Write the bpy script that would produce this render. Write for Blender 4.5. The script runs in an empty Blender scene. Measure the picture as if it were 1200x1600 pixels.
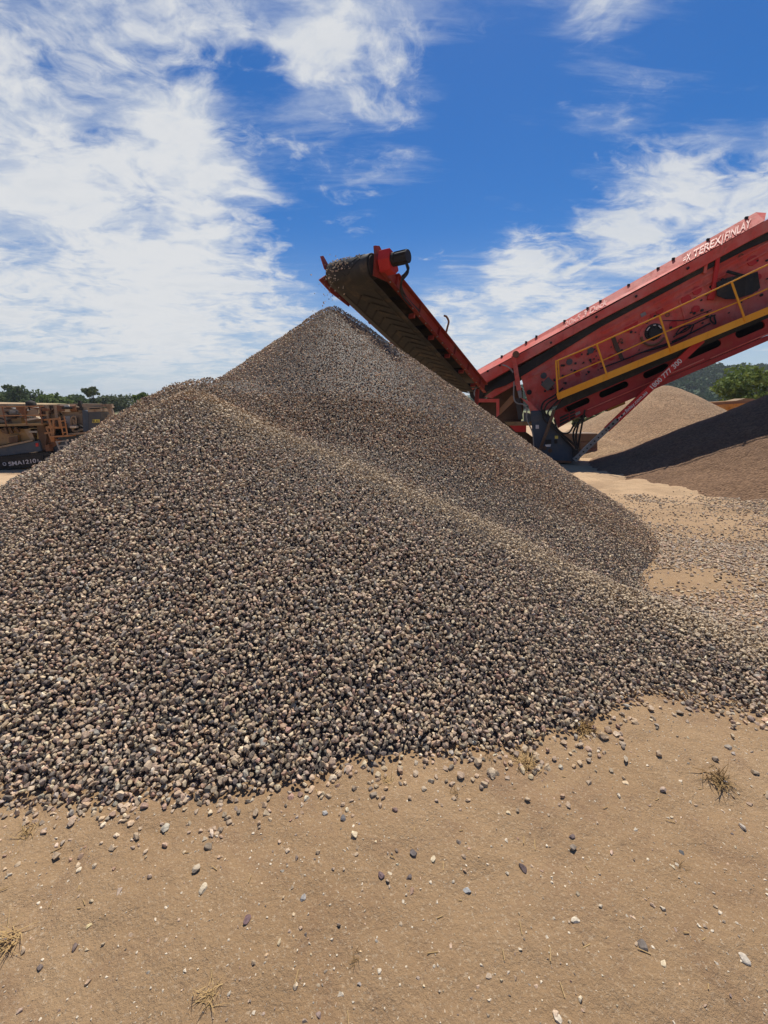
import bpy, bmesh, math, random
import numpy as np
from mathutils import Vector, Matrix
from mathutils.geometry import tessellate_polygon

# ------------------------------------------------------------------ camera, sky, sun, exposure
SC = bpy.context.scene
COL = SC.collection
F, CX, CY = 640.0, 600.0, 800.0           # focal length and centre, in pixels of the 1200 x 1600 photograph
PITCH = math.radians(14.4)
CAMZ = 1.6
cam = bpy.data.cameras.new('camera')
cam.sensor_fit = 'VERTICAL'
cam.angle_y = 2 * math.atan(800 / F)
cam.clip_start, cam.clip_end = 0.05, 6000
camo = bpy.data.objects.new('camera', cam)
COL.objects.link(camo)
camo.location = (0, 0, CAMZ)
camo.rotation_euler = (math.pi / 2 - PITCH, 0, 0)
SC.camera = camo

SUN_EL, SUN_AZ = math.radians(65), math.radians(12)
SUN_DIR = Vector((math.sin(SUN_AZ) * math.cos(SUN_EL), math.cos(SUN_AZ) * math.cos(SUN_EL), math.sin(SUN_EL)))
sl = bpy.data.lights.new('sun', 'SUN')
sl.energy, sl.angle, sl.color = 5.0, math.radians(0.5), (1.0, 0.94, 0.84)
slo = bpy.data.objects.new('sun', sl)
COL.objects.link(slo)
slo.rotation_euler = SUN_DIR.to_track_quat('Z', 'Y').to_euler()
SC.view_settings.view_transform = 'Standard'
SC.view_settings.look = 'None'
SC.view_settings.exposure = 0.12
SC.view_settings.gamma = 1.0


class NT:
    """small helper for node trees"""
    def __init__(self, tree):
        self.t = tree

    def n(self, kind, **kw):
        nd = self.t.nodes.new(kind)
        for k, v in kw.items():
            if k.startswith('i_'):
                nd.inputs[k[2:].replace('_', ' ')].default_value = v
            else:
                setattr(nd, k, v)
        return nd

    def l(self, a, b):
        self.t.links.new(a, b)

    def math(self, op, a, b=None, c=None, clamp=False):
        nd = self.t.nodes.new('ShaderNodeMath')
        nd.operation, nd.use_clamp = op, clamp
        for i, x in enumerate((a, b, c)):
            if x is None:
                continue
            if isinstance(x, (int, float)):
                nd.inputs[i].default_value = x
            else:
                self.l(x, nd.inputs[i])
        return nd.outputs[0]

    def mix(self, fac, a, b, blend='MIX'):
        nd = self.t.nodes.new('ShaderNodeMix')
        nd.data_type, nd.blend_type = 'RGBA', blend
        for s, x in ((0, fac), (6, a), (7, b)):
            if isinstance(x, (int, float)):
                nd.inputs[s].default_value = x
            elif isinstance(x, (tuple, list)):
                nd.inputs[s].default_value = tuple(x) + ((1,) if len(x) == 3 else ())
            else:
                self.l(x, nd.inputs[s])
        return nd.outputs[2]

    def ramp(self, fac, lo, hi):
        nd = self.t.nodes.new('ShaderNodeMapRange')
        nd.interpolation_type = 'SMOOTHSTEP'
        nd.inputs[1].default_value, nd.inputs[2].default_value = lo, hi
        self.l(fac, nd.inputs[0])
        return nd.outputs[0]

    def noise(self, vec, scale, detail=6, rough=0.6, dist=0.0, w=None):
        nd = self.t.nodes.new('ShaderNodeTexNoise')
        if w is not None:
            nd.noise_dimensions = '4D'
            nd.inputs['W'].default_value = w
        nd.inputs['Scale'].default_value = scale
        nd.inputs['Detail'].default_value = detail
        nd.inputs['Roughness'].default_value = rough
        nd.inputs['Distortion'].default_value = dist
        if vec is not None:
            self.l(vec, nd.inputs['Vector'])
        return nd.outputs['Fac']


def pixdir(px, py):
    """direction in the world of a pixel of the photograph"""
    u, r = CY - py, px - CX
    c, s = math.cos(PITCH), math.sin(PITCH)
    return Vector((r, F * c + u * s, -F * s + u * c))


world = bpy.data.worlds.new('World')
SC.world = world
world.use_nodes = True


def build_sky():
    T = NT(world.node_tree)
    bg = world.node_tree.nodes['Background']
    bg.inputs[1].default_value = 0.11
    sky = T.n('ShaderNodeTexSky', sky_type='NISHITA', sun_disc=False, sun_elevation=SUN_EL, sun_rotation=SUN_AZ,
              air_density=1.0, dust_density=0.3, ozone_density=3.0)
    hsv = T.n('ShaderNodeHueSaturation')
    hsv.inputs['Saturation'].default_value = 1.42
    hsv.inputs['Value'].default_value = 0.66
    T.l(sky.outputs[0], hsv.inputs['Color'])
    blue = T.mix(1.0, hsv.outputs[0], (0.98, 1.02, 1.20), 'MULTIPLY')
    tc = T.n('ShaderNodeTexCoord')
    d = tc.outputs['Generated']
    sep = T.n('ShaderNodeSeparateXYZ')
    T.l(d, sep.inputs[0])
    z = T.math('MAXIMUM', sep.outputs[2], 0.0)
    den = T.math('ADD', z, 0.16)
    cmb = T.n('ShaderNodeCombineXYZ')
    T.l(T.math('DIVIDE', sep.outputs[0], den), cmb.inputs[0]); T.l(T.math('DIVIDE', sep.outputs[1], den), cmb.inputs[1])

    def warped(rot, scale, wscale, wamt, w):
        mp = T.n('ShaderNodeMapping')
        mp.inputs['Rotation'].default_value = (0, 0, math.radians(rot))
        mp.inputs['Scale'].default_value = scale
        T.l(cmb.outputs[0], mp.inputs[0])
        wn = T.n('ShaderNodeTexNoise', noise_dimensions='4D')
        wn.inputs['Scale'].default_value, wn.inputs['Detail'].default_value, wn.inputs['W'].default_value = wscale, 4, w
        T.l(mp.outputs[0], wn.inputs['Vector'])
        sub = T.n('ShaderNodeVectorMath', operation='SUBTRACT'); T.l(wn.outputs['Color'], sub.inputs[0]); sub.inputs[1].default_value = (0.5, 0.5, 0.5)
        sc = T.n('ShaderNodeVectorMath', operation='SCALE'); T.l(sub.outputs[0], sc.inputs[0]); sc.inputs['Scale'].default_value = wamt
        ad = T.n('ShaderNodeVectorMath', operation='ADD'); T.l(mp.outputs[0], ad.inputs[0]); T.l(sc.outputs[0], ad.inputs[1])
        return ad.outputs[0]
    uv = warped(-30, (1.0, 1.35, 1), 2.2, 0.55, 2.0)
    uvs = warped(38, (0.55, 2.3, 1), 1.8, 0.5, 6.0)
    big = T.noise(uv, 1.5, 4, 0.55, 0.2, w=3.1)
    mid = T.noise(uv, 4.2, 9, 0.60, 0.1, w=8.7)
    fine = T.noise(uv, 12.0, 8, 0.62, 0.1, w=1.3)
    fib = T.noise(uvs, 3.4, 9, 0.64, 0.2, w=4.4)
    # how much cloud stands in which direction of the sky
    nrm = T.n('ShaderNodeVectorMath', operation='NORMALIZE')
    T.l(d, nrm.inputs[0])
    cov = None
    for px, py, half, amp in SKY_BLOBS:
        vd = pixdir(px, py).normalized()
        dt = T.n('ShaderNodeVectorMath', operation='DOT_PRODUCT')
        T.l(nrm.outputs[0], dt.inputs[0])
        dt.inputs[1].default_value = vd
        g = T.ramp(dt.outputs['Value'], math.cos(math.radians(half)), 1.0)
        g = T.math('MULTIPLY', g, amp)
        cov = g if cov is None else T.math('ADD', cov, g)
    c0 = lambda x, k: T.math('MULTIPLY', T.math('SUBTRACT', x, 0.5), k)
    body = T.math('ADD', T.math('ADD', c0(big, 1.15), c0(mid, 1.75)), T.math('ADD', c0(fine, 0.85), cov))
    veil = T.math('ADD', T.math('ADD', c0(fib, 2.0), c0(mid, 0.7)), cov)
    A = T.math('MULTIPLY', T.ramp(body, 0.10, 0.62), 0.90)
    B = T.math('MULTIPLY', T.ramp(veil, -0.04, 0.80), 0.66)
    inv = T.math('MULTIPLY', T.math('SUBTRACT', 1.0, A), T.math('SUBTRACT', 1.0, B))
    alpha = T.math('SUBTRACT', 1.0, inv)
    # towards the horizon everything thins into a pale band
    low = T.math('MULTIPLY', T.ramp(z, 0.36, -0.04), 0.85)
    alpha = T.math('MULTIPLY', alpha, T.math('ADD', T.math('MULTIPLY', T.ramp(z, 0.0, 0.12), 0.6), 0.4))
    thick = T.ramp(T.math('ADD', body, c0(fine, 0.8)), 0.05, 0.75)
    ccol = T.mix(thick, (5.3, 5.7, 6.2), (6.3, 6.4, 6.5))
    shade = T.ramp(T.math('ADD', c0(mid, 1.2), c0(big, 1.0)), 0.06, 0.34)
    ccol = T.mix(T.math('MULTIPLY', shade, 0.32), ccol, (4.3, 4.8, 5.4))
    skyc = T.mix(low, blue, (4.0, 4.9, 5.7))
    T.l(T.mix(alpha, skyc, ccol), bg.inputs[0])


# pixel of the photograph, half angle, more (+) or less (-) cloud there
SKY_BLOBS = [
    (20, 110, 27, 0.32), (330, 10, 15, 0.18), (330, 320, 11, 0.16), (150, 240, 14, 0.06), (590, 165, 12, 0.30), (60, 490, 22, 0.30), (330, 520, 15, 0.30), (470, 520, 8, 0.16),
    (860, 50, 9, 0.18), (1030, 25, 9, 0.20), (980, 265, 9, 0.22), (1130, 315, 11, 0.16), (810, 418, 5, 0.36), (760, 540, 15, 0.46), (1000, 480, 12, 0.2), (1180, 220, 9, 0.14),
    (540, 330, 11, -0.18), (790, 290, 14, -0.26), (1090, 160, 10, -0.12), (740, 60, 8, -0.16), (390, 160, 6, -0.26), (1190, 60, 10, -0.16),
    (630, 400, 6, -0.2), (210, 330, 5, -0.12), (60, 350, 5, -0.10),
]
build_sky()

# ------------------------------------------------------------------ helpers
def ray_at(px, py, depth):
    d = pixdir(px, py)
    return Vector((0, 0, CAMZ)) + d * (depth / d.y)


def ground_pt(px, py):
    d = pixdir(px, py)
    return Vector((0, 0, CAMZ)) + d * (-CAMZ / d.z)


class MB:
    """collects shapes that become ONE mesh"""
    def __init__(self):
        self.v, self.f, self.cut = [], [], []

    def poly(self, pts, faces):
        o = len(self.v)
        self.cut.append((o, len(self.f)))
        self.v += [tuple(p) for p in pts]
        self.f += [tuple(i + o for i in f) for f in faces]

    def prism(self, pts, off, holes=()):
        """outline swept along a vector; holes go right through"""
        loops = [[Vector(p) for p in pts]] + [[Vector(p) for p in h] for h in holes]
        flat = [p for l in loops for p in l]
        n = len(flat)
        tris = tessellate_polygon(loops)
        off = Vector(off)
        faces = [t for t in tris] + [tuple(i + n for i in reversed(t)) for t in tris]
        if not holes:
            faces = [tuple(range(n)), tuple(reversed(range(n, 2 * n)))]
        s = 0
        for l in loops:
            k = len(l)
            for i in range(k):
                a, b = s + i, s + (i + 1) % k
                faces.append((b, a, a + n, b + n))
            s += k
        self.poly(flat + [p + off for p in flat], faces)
        return self

    def box(self, c, ax, ay, az):
        """centre and three half-edge vectors"""
        c, ax, ay, az = map(Vector, (c, ax, ay, az))
        p = [c + ax * i + ay * j + az * k for k in (-1, 1) for j in (-1, 1) for i in (-1, 1)]
        self.poly(p, [(0, 2, 3, 1), (4, 5, 7, 6), (0, 1, 5, 4), (2, 6, 7, 3), (0, 4, 6, 2), (1, 3, 7, 5)])
        return self

    def bar(self, a, b, w, h, up=(0, 0, 1)):
        """rectangular bar from a to b, w wide and h high"""
        a, b = Vector(a), Vector(b)
        d = b - a
        t = d.normalized()
        s = t.cross(Vector(up))
        if s.length < 1e-4:
            s = t.cross(Vector((1, 0, 0)))
        s.normalize()
        u = s.cross(t)
        return self.box((a + b) / 2, d / 2, s * w / 2, u * h / 2)

    def tube(self, pts, r, n=8, cap=True):
        pts = [Vector(p) for p in pts]
        rs = r if isinstance(r, (list, tuple)) else [r] * len(pts)
        rings, prev = [], None
        for i, p in enumerate(pts):
            t = (pts[min(i + 1, len(pts) - 1)] - pts[max(i - 1, 0)]).normalized()
            if prev is None:
                s = t.cross(Vector((0, 0, 1)))
                if s.length < 1e-3:
                    s = t.cross(Vector((1, 0, 0)))
            else:
                s = prev - t * prev.dot(t)
            s.normalize(); prev = s
            u = t.cross(s)
            rings.append([p + (s * math.cos(2 * math.pi * k / n) + u * math.sin(2 * math.pi * k / n)) * rs[i] for k in range(n)])
        faces = []
        for i in range(len(pts) - 1):
            for k in range(n):
                a, b = i * n + k, i * n + (k + 1) % n
                faces.append((a, b, b + n, a + n))
        if cap:
            faces.append(tuple(reversed(range(n))))
            faces.append(tuple(range((len(pts) - 1) * n, len(pts) * n)))
        self.poly([p for r_ in rings for p in r_], faces)
        return self

    def disc(self, c, axis, r, h, n=20):
        c, axis = Vector(c), Vector(axis).normalized()
        return self.tube([c - axis * h / 2, c + axis * h / 2], r, n)

    def sphere(self, c, r, sc=(1, 1, 1), n=12, m=8):
        c = Vector(c)
        pts, faces = [], []
        for j in range(m + 1):
            th = math.pi * j / m
            for k in range(n):
                ph = 2 * math.pi * k / n
                pts.append(c + Vector((math.sin(th) * math.cos(ph) * sc[0], math.sin(th) * math.sin(ph) * sc[1], math.cos(th) * sc[2])) * r)
        for j in range(m):
            for k in range(n):
                faces.append((j * n + k, (j + 1) * n + k, (j + 1) * n + (k + 1) % n, j * n + (k + 1) % n))
        self.poly(pts, faces)
        return self


def smooth_pts(pts, k=6):
    """Catmull-Rom through points"""
    pts = [Vector(p) for p in pts]
    P = [pts[0] * 2 - pts[1]] + pts + [pts[-1] * 2 - pts[-2]]
    out = []
    for i in range(1, len(P) - 2):
        for j in range(k):
            t = j / k
            out.append(0.5 * ((2 * P[i]) + (P[i + 1] - P[i - 1]) * t + (2 * P[i - 1] - 5 * P[i] + 4 * P[i + 1] - P[i + 2]) * t * t
                              + (3 * P[i] - P[i - 1] - 3 * P[i + 1] + P[i + 2]) * t ** 3))
    out.append(pts[-1])
    return out


def world_loc(o):
    p = Vector((0, 0, 0))
    while o is not None:
        p += o.location
        o = o.parent
    return p


def obj(name, mb, mat, parent=None, loc=None, bevel=0.0, smooth=False):
    """links a mesh object; points of mb are world points"""
    base = world_loc(parent) if parent else Vector((0, 0, 0))
    loc = Vector(loc) if loc is not None else base
    me = bpy.data.meshes.new(name)
    me.from_pydata([tuple(Vector(v) - loc) for v in mb.v], [], mb.f)
    me.materials.append(mat)
    bm = bmesh.new(); bm.from_mesh(me)
    bmesh.ops.recalc_face_normals(bm, faces=bm.faces)
    bm.to_mesh(me); bm.free()
    if smooth:
        me.shade_smooth()
        me.set_sharp_from_angle(angle=math.radians(40))
    o = bpy.data.objects.new(name, me)
    COL.objects.link(o)
    o.location = loc - base
    if parent:
        o.parent = parent
    if bevel:
        b = o.modifiers.new('bevel', 'BEVEL')
        b.width, b.segments, b.limit_method = bevel, 1, 'ANGLE'
    return o


def objs(name, mb, mat, parent=None, **kw):
    """every shape of mb becomes an object of its own"""
    for i, (v0, f0) in enumerate(mb.cut):
        v1, f1 = mb.cut[i + 1] if i + 1 < len(mb.cut) else (len(mb.v), len(mb.f))
        q = MB()
        q.v = mb.v[v0:v1]
        q.f = [tuple(k - v0 for k in f) for f in mb.f[f0:f1]]
        obj(name, q, mat, parent, **kw)


def tag(o, label=None, cat=None, group=None, kind=None):
    for k, v in (('label', label), ('category', cat), ('group', group), ('kind', kind)):
        if v:
            o[k] = v
    return o


def thing(name, loc, label, cat, group=None):
    o = bpy.data.objects.new(name, None)
    o.empty_display_size = 0.2
    COL.objects.link(o)
    o.location = loc
    return tag(o, label, cat, group)


def lettering(name, s, origin, xdir, ydir, size, mat, parent, bold=0.0, width=None, depth=0.004):
    cu = bpy.data.curves.new(name, 'FONT')
    cu.body, cu.size, cu.extrude, cu.offset = s, 1.0, 0.0, bold
    tmp = bpy.data.objects.new(name, cu)
    COL.objects.link(tmp)
    bpy.context.view_layer.update()
    me = bpy.data.meshes.new_from_object(tmp.evaluated_get(bpy.context.evaluated_depsgraph_get()))
    bpy.data.objects.remove(tmp)
    bpy.data.curves.remove(cu)
    X, Y = Vector(xdir).normalized(), Vector(ydir).normalized()
    N = X.cross(Y).normalized()
    n = len(me.vertices)
    co = np.empty(n * 3); me.vertices.foreach_get('co', co); co = co.reshape(-1, 3)
    k = size
    kx = (width / max(co[:, 0].max(), 1e-6)) if width else size
    base = world_loc(parent)
    new = (np.array(Vector(origin) - base)[None] + co[:, :1] * kx * np.array(X)[None] + co[:, 1:2] * k * np.array(Y)[None]
           + np.array(N)[None] * depth)
    me.vertices.foreach_set('co', new.ravel())
    me.materials.clear(); me.materials.append(mat)
    me.update()
    o = bpy.data.objects.new(name, me)
    COL.objects.link(o)
    o.parent = parent
    return o


def np_mesh(name, V, faces_flat, sizes, mat, tint=None, smooth=False):
    """mesh from numpy arrays; sizes = vertices per face"""
    me = bpy.data.meshes.new(name)
    me.vertices.add(len(V)); me.vertices.foreach_set('co', np.ascontiguousarray(V, dtype=np.float32).ravel())
    me.loops.add(len(faces_flat)); me.loops.foreach_set('vertex_index', np.ascontiguousarray(faces_flat, dtype=np.int32))
    sizes = np.asarray(sizes, dtype=np.int32)
    me.polygons.add(len(sizes))
    me.polygons.foreach_set('loop_start', np.concatenate([[0], np.cumsum(sizes)[:-1]]).astype(np.int32))
    if tint is not None:
        at = me.attributes.new('tint', 'FLOAT_COLOR', 'POINT')
        at.data.foreach_set('color', np.ascontiguousarray(np.concatenate([tint, np.ones((len(tint), 1))], 1), dtype=np.float32).ravel())
    me.update(calc_edges=True)
    me.validate()
    if smooth:
        me.shade_smooth()
    else:
        me.shade_flat()
    me.materials.append(mat)
    o = bpy.data.objects.new(name, me)
    COL.objects.link(o)
    return o


# ---- value noise for heights
def _hash(ix, iy, seed):
    h = (ix.astype(np.int64) * 374761393 + iy.astype(np.int64) * 668265263 + seed * 974711) & 0x7fffffff
    h = ((h ^ (h >> 13)) * 1274126177) & 0x7fffffff
    return ((h ^ (h >> 16)) & 0xffff) / 65535.0


def vnoise(x, y, seed=0):
    ix, iy = np.floor(x), np.floor(y)
    fx, fy = x - ix, y - iy
    fx = fx * fx * (3 - 2 * fx); fy = fy * fy * (3 - 2 * fy)
    a, b = _hash(ix, iy, seed), _hash(ix + 1, iy, seed)
    c, d = _hash(ix, iy + 1, seed), _hash(ix + 1, iy + 1, seed)
    return (a * (1 - fx) + b * fx) * (1 - fy) + (c * (1 - fx) + d * fx) * fy - 0.5


def fbm(x, y, f, octv=4, seed=0):
    r, amp = 0.0, 1.0
    for i in range(octv):
        r = r + amp * vnoise(x * f, y * f, seed + i * 17)
        f *= 2.03; amp *= 0.5
    return r


def sstep(a, b, x):
    t = np.clip((x - a) / (b - a), 0, 1)
    return t * t * (3 - 2 * t)


# ------------------------------------------------------------------ materials
def new_mat(name):
    m = bpy.data.materials.new(name)
    m.use_nodes = True
    T = NT(m.node_tree)
    return m, T, m.node_tree.nodes['Principled BSDF']


def bump(T, bs, height, strength, dist):
    b = T.n('ShaderNodeBump')
    b.inputs['Strength'].default_value, b.inputs['Distance'].default_value = strength, dist
    T.l(height, b.inputs['Height']); T.l(b.outputs[0], bs.inputs['Normal'])


def paint(name, base, faded, dust=(0.33, 0.23, 0.14), dust_amt=0.35, rough=0.5, rust=0.0, scale=1.0, metal=0.0):
    """worn machine paint: faded areas, dust and scratches"""
    m, T, bs = new_mat(name)
    tc = T.n('ShaderNodeTexCoord').outputs['Object']
    a = T.ramp(T.noise(tc, 1.3 * scale, 6, 0.65), 0.35, 0.7)
    c = T.mix(a, base, faded)
    spots = T.ramp(T.noise(tc, 16 * scale, 5, 0.7), 0.6, 0.74)
    c = T.mix(T.math('MULTIPLY', spots, 0.45), c, tuple(x * 0.35 for x in base))
    mp = T.n('ShaderNodeMapping')
    mp.inputs['Scale'].default_value = (9, 9, 0.9)
    T.l(tc, mp.inputs[0])
    run = T.ramp(T.noise(mp.outputs[0], 1.0 * scale, 5, 0.65), 0.54, 0.72)     # streaks washed down by rain
    c = T.mix(T.math('MULTIPLY', run, 0.28), c, tuple(x * 0.4 + 0.02 for x in base))
    d = T.ramp(T.noise(tc, 3.1 * scale, 8, 0.72, 0.6), 0.47, 0.75)
    c = T.mix(T.math('MULTIPLY', d, dust_amt), c, dust)
    if rust:
        r = T.ramp(T.noise(tc, 5.0 * scale, 8, 0.75, 0.3), 0.52, 0.66)
        c = T.mix(T.math('MULTIPLY', r, rust), c, (0.13, 0.05, 0.022))
    T.l(c, bs.inputs['Base Color'])
    bs.inputs['Metallic'].default_value = metal
    bs.inputs['Specular IOR Level'].default_value = 0.3
    T.l(T.math('ADD', T.math('MULTIPLY', d, 0.3), rough), bs.inputs['Roughness'])
    bump(T, bs, T.noise(tc, 24 * scale, 4, 0.6), 0.12, 0.01)
    return m


M = {}
M['red'] = paint('red_paint', (0.64, 0.075, 0.05), (0.66, 0.19, 0.15), (0.46, 0.24, 0.17), 0.5, 0.66, rust=0.3)
M['red_deep'] = paint('deep_red_paint', (0.34, 0.018, 0.018), (0.42, 0.035, 0.03), dust_amt=0.2)
M['red_conveyor'] = paint('worn_red_paint', (0.27, 0.026, 0.016), (0.31, 0.05, 0.032), (0.26, 0.15, 0.09), 0.35, 0.6, rust=0.6)
M['red_bright'] = paint('bright_red_paint', (0.52, 0.02, 0.016), (0.55, 0.045, 0.035), (0.3,0.12,0.08), 0.15, 0.6)
M['red_patch'] = paint('red_cap_paint', (0.50, 0.022, 0.022), (0.52, 0.03, 0.03), dust_amt=0.1)
M['yellow'] = paint('yellow_paint', (0.86, 0.33, 0.010), (0.88, 0.39, 0.03), dust_amt=0.1)
M['yellow_box'] = paint('dull_yellow_paint', (0.55, 0.25, 0.02), (0.5, 0.27, 0.06), dust_amt=0.3)
M['rubber'] = paint('black_rubber', (0.018, 0.017, 0.016), (0.035, 0.032, 0.028), (0.16, 0.12, 0.08), 0.4, 0.75)
M['belt'] = paint('conveyor_belt', (0.032, 0.03, 0.027), (0.06, 0.052, 0.042), (0.20, 0.14, 0.085), 0.75, 0.7)
M['black'] = paint('black_steel', (0.014, 0.013, 0.013), (0.03, 0.026, 0.022), (0.12, 0.09, 0.06), 0.3, 0.6)
M['cap'] = paint('dark_grey_cap', (0.06, 0.058, 0.058), (0.09, 0.085, 0.08), dust_amt=0.2)
M['navy'] = paint('blue_grey_paint', (0.035, 0.055, 0.085), (0.06, 0.078, 0.10), (0.18, 0.14, 0.10), 0.5, 0.5)
M['galv'] = paint('galvanised_steel', (0.22, 0.21, 0.19), (0.3, 0.28, 0.25), dust_amt=0.4, rough=0.45)
M['white'] = paint('white_lettering', (0.74, 0.70, 0.66), (0.66, 0.58, 0.53), (0.5, 0.3, 0.25), 0.35)
M['faded_white'] = paint('faded_lettering', (0.66, 0.33, 0.26), (0.64, 0.22, 0.17), (0.42, 0.16, 0.13), 0.5, scale=3)
M['sticker'] = paint('yellow_sticker', (0.75, 0.6, 0.06), (0.7, 0.6, 0.2), dust_amt=0.1)
M['tan'] = paint('tan_paint', (0.33, 0.235, 0.145), (0.26, 0.195, 0.135), (0.24, 0.16, 0.095), 0.4, rust=0.75)
M['cream'] = paint('cream_paint', (0.66, 0.56, 0.42), (0.58, 0.48, 0.36), dust_amt=0.25)
M['ochre'] = paint('ochre_paint', (0.27, 0.17, 0.065), (0.24, 0.155, 0.08), (0.26, 0.17, 0.1), 0.5, rust=0.6)
M['rust'] = paint('rusty_steel', (0.17, 0.075, 0.04), (0.24, 0.12, 0.06), (0.3, 0.2, 0.12), 0.3, 0.8)
M['rust_orange'] = paint('rusty_orange_steel', (0.36, 0.15, 0.05), (0.33, 0.18, 0.09), (0.3, 0.2, 0.12), 0.3, 0.75)
M['brown'] = paint('brown_steel', (0.09, 0.052, 0.033), (0.13, 0.08, 0.05), (0.25, 0.17, 0.1), 0.4, 0.75)
M['grey'] = paint('pale_grey_panel', (0.30, 0.29, 0.27), (0.36, 0.34, 0.31), dust_amt=0.4)
M['dkgrey'] = paint('dark_grey_cabinet', (0.045, 0.052, 0.062), (0.065, 0.07, 0.075), (0.2, 0.15, 0.1), 0.3)
M['orange'] = paint('orange_truck_paint', (0.52, 0.19, 0.018), (0.5, 0.22, 0.05), (0.3, 0.18, 0.1), 0.5, rust=0.4)
M['concrete'] = paint('concrete', (0.20, 0.155, 0.115), (0.26, 0.2, 0.15), (0.3, 0.22, 0.15), 0.4, 0.9)


def stone_material():
    m, T, bs = new_mat('crushed_stone')
    at = T.n('ShaderNodeAttribute', attribute_name='tint')
    tc = T.n('ShaderNodeTexCoord').outputs['Object']
    n = T.noise(tc, 90, 4, 0.7)
    c = T.mix(T.ramp(n, 0.35, 0.7), T.mix(1.0, at.outputs['Color'], (0.72, 0.70, 0.68), 'MULTIPLY'), T.mix(1.0, at.outputs['Color'], (1.2, 1.18, 1.14), 'MULTIPLY'))
    T.l(c, bs.inputs['Base Color'])
    bs.inputs['Roughness'].default_value = 0.72
    bump(T, bs, T.noise(tc, 220, 3, 0.6), 0.35, 0.004)
    return m


M['stone'] = stone_material()


def ground_material():
    m, T, bs = new_mat('dry_dirt')
    tc = T.n('ShaderNodeTexCoord').outputs['Object']
    c = T.mix(T.ramp(T.noise(tc, 0.55, 7, 0.65), 0.3, 0.7), (0.325, 0.2, 0.098), (0.415, 0.27, 0.142))
    c = T.mix(T.math('MULTIPLY', T.ramp(T.noise(tc, 2.2, 8, 0.75, 0.6), 0.47, 0.68), 0.6), c, (0.25, 0.145, 0.078))
    c = T.mix(T.math('MULTIPLY', T.ramp(T.noise(tc, 30, 7, 0.82), 0.50, 0.68), 0.45), c, (0.27, 0.17, 0.095))
    c = T.mix(T.math('MULTIPLY', T.ramp(T.noise(tc, 95, 5, 0.8), 0.53, 0.66), 0.6), c, (0.60, 0.47, 0.32))
    # bleached, well-driven yard farther off
    sep = T.n('ShaderNodeSeparateXYZ'); T.l(tc, sep.inputs[0])
    far = T.ramp(sep.outputs[1], 4.0, 8.5)
    c2 = T.mix(T.ramp(T.noise(tc, 0.9, 8, 0.7, 0.4), 0.35, 0.7), (0.52, 0.355, 0.205), (0.40, 0.26, 0.145))
    c = T.mix(far, c, c2)
    # grass beyond the yard
    gr = T.math('ADD', sep.outputs[1], T.math('MULTIPLY', T.noise(tc, 0.06, 5, 0.6), 30))
    g = T.ramp(gr, 52, 66)
    c = T.mix(g, c, T.mix(T.ramp(T.noise(tc, 0.4, 6, 0.7), 0.35, 0.65), (0.22, 0.19, 0.08), (0.10, 0.115, 0.035)))
    c = T.mix(T.ramp(sep.outputs[1], 150, 185), c, (0.04, 0.06, 0.025))
    T.l(c, bs.inputs['Base Color'])
    bs.inputs['Roughness'].default_value = 0.95
    h = T.math('ADD', T.noise(tc, 70, 6, 0.75), T.math('MULTIPLY', T.noise(tc, 14, 6, 0.7), 1.6))
    bump(T, bs, h, 0.8, 0.02)
    return m


M['dirt'] = ground_material()


def heap_material(name, c1, c2, scale):
    m, T, bs = new_mat(name)
    tc = T.n('ShaderNodeTexCoord').outputs['Object']
    v = T.n('ShaderNodeTexVoronoi', feature='F1'); v.inputs['Scale'].default_value = scale
    T.l(tc, v.inputs['Vector'])
    sep = T.n('ShaderNodeSeparateColor'); T.l(v.outputs['Color'], sep.inputs[0])
    c = T.mix(sep.outputs[0], c1, c2)
    c = T.mix(T.math('MULTIPLY', T.ramp(T.noise(tc, 0.8, 7, 0.7), 0.4, 0.7), 0.35), c, tuple(x * 0.72 for x in c1))
    T.l(c, bs.inputs['Base Color'])
    bs.inputs['Roughness'].default_value = 0.9
    h = T.math('ADD', T.math('MULTIPLY', v.outputs['Distance'], -1.0), T.math('MULTIPLY', T.noise(tc, scale * 0.3, 5, 0.7), 0.6))
    bump(T, bs, h, 0.9, 0.03)
    return m


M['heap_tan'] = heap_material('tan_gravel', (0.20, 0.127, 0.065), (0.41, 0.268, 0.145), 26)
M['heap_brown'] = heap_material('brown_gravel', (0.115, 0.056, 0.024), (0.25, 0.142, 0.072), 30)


def leaf_material(name, a, b, trans=0.25):
    m, T, bs = new_mat(name)
    tc = T.n('ShaderNodeTexCoord').outputs['Object']
    c = T.mix(T.ramp(T.noise(tc, 1.7, 4, 0.6), 0.35, 0.65), a, b)
    T.l(c, bs.inputs['Base Color'])
    bs.inputs['Roughness'].default_value = 0.7
    bs.inputs['Specular IOR Level'].default_value = 0.12
    tr = T.n('ShaderNodeBsdfTranslucent'); T.l(c, tr.inputs['Color'])
    mx = T.n('ShaderNodeMixShader'); mx.inputs[0].default_value = trans
    T.l(bs.outputs[0], mx.inputs[1]); T.l(tr.outputs[0], mx.inputs[2])
    T.l(mx.outputs[0], m.node_tree.nodes['Material Output'].inputs['Surface'])
    return m


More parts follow.
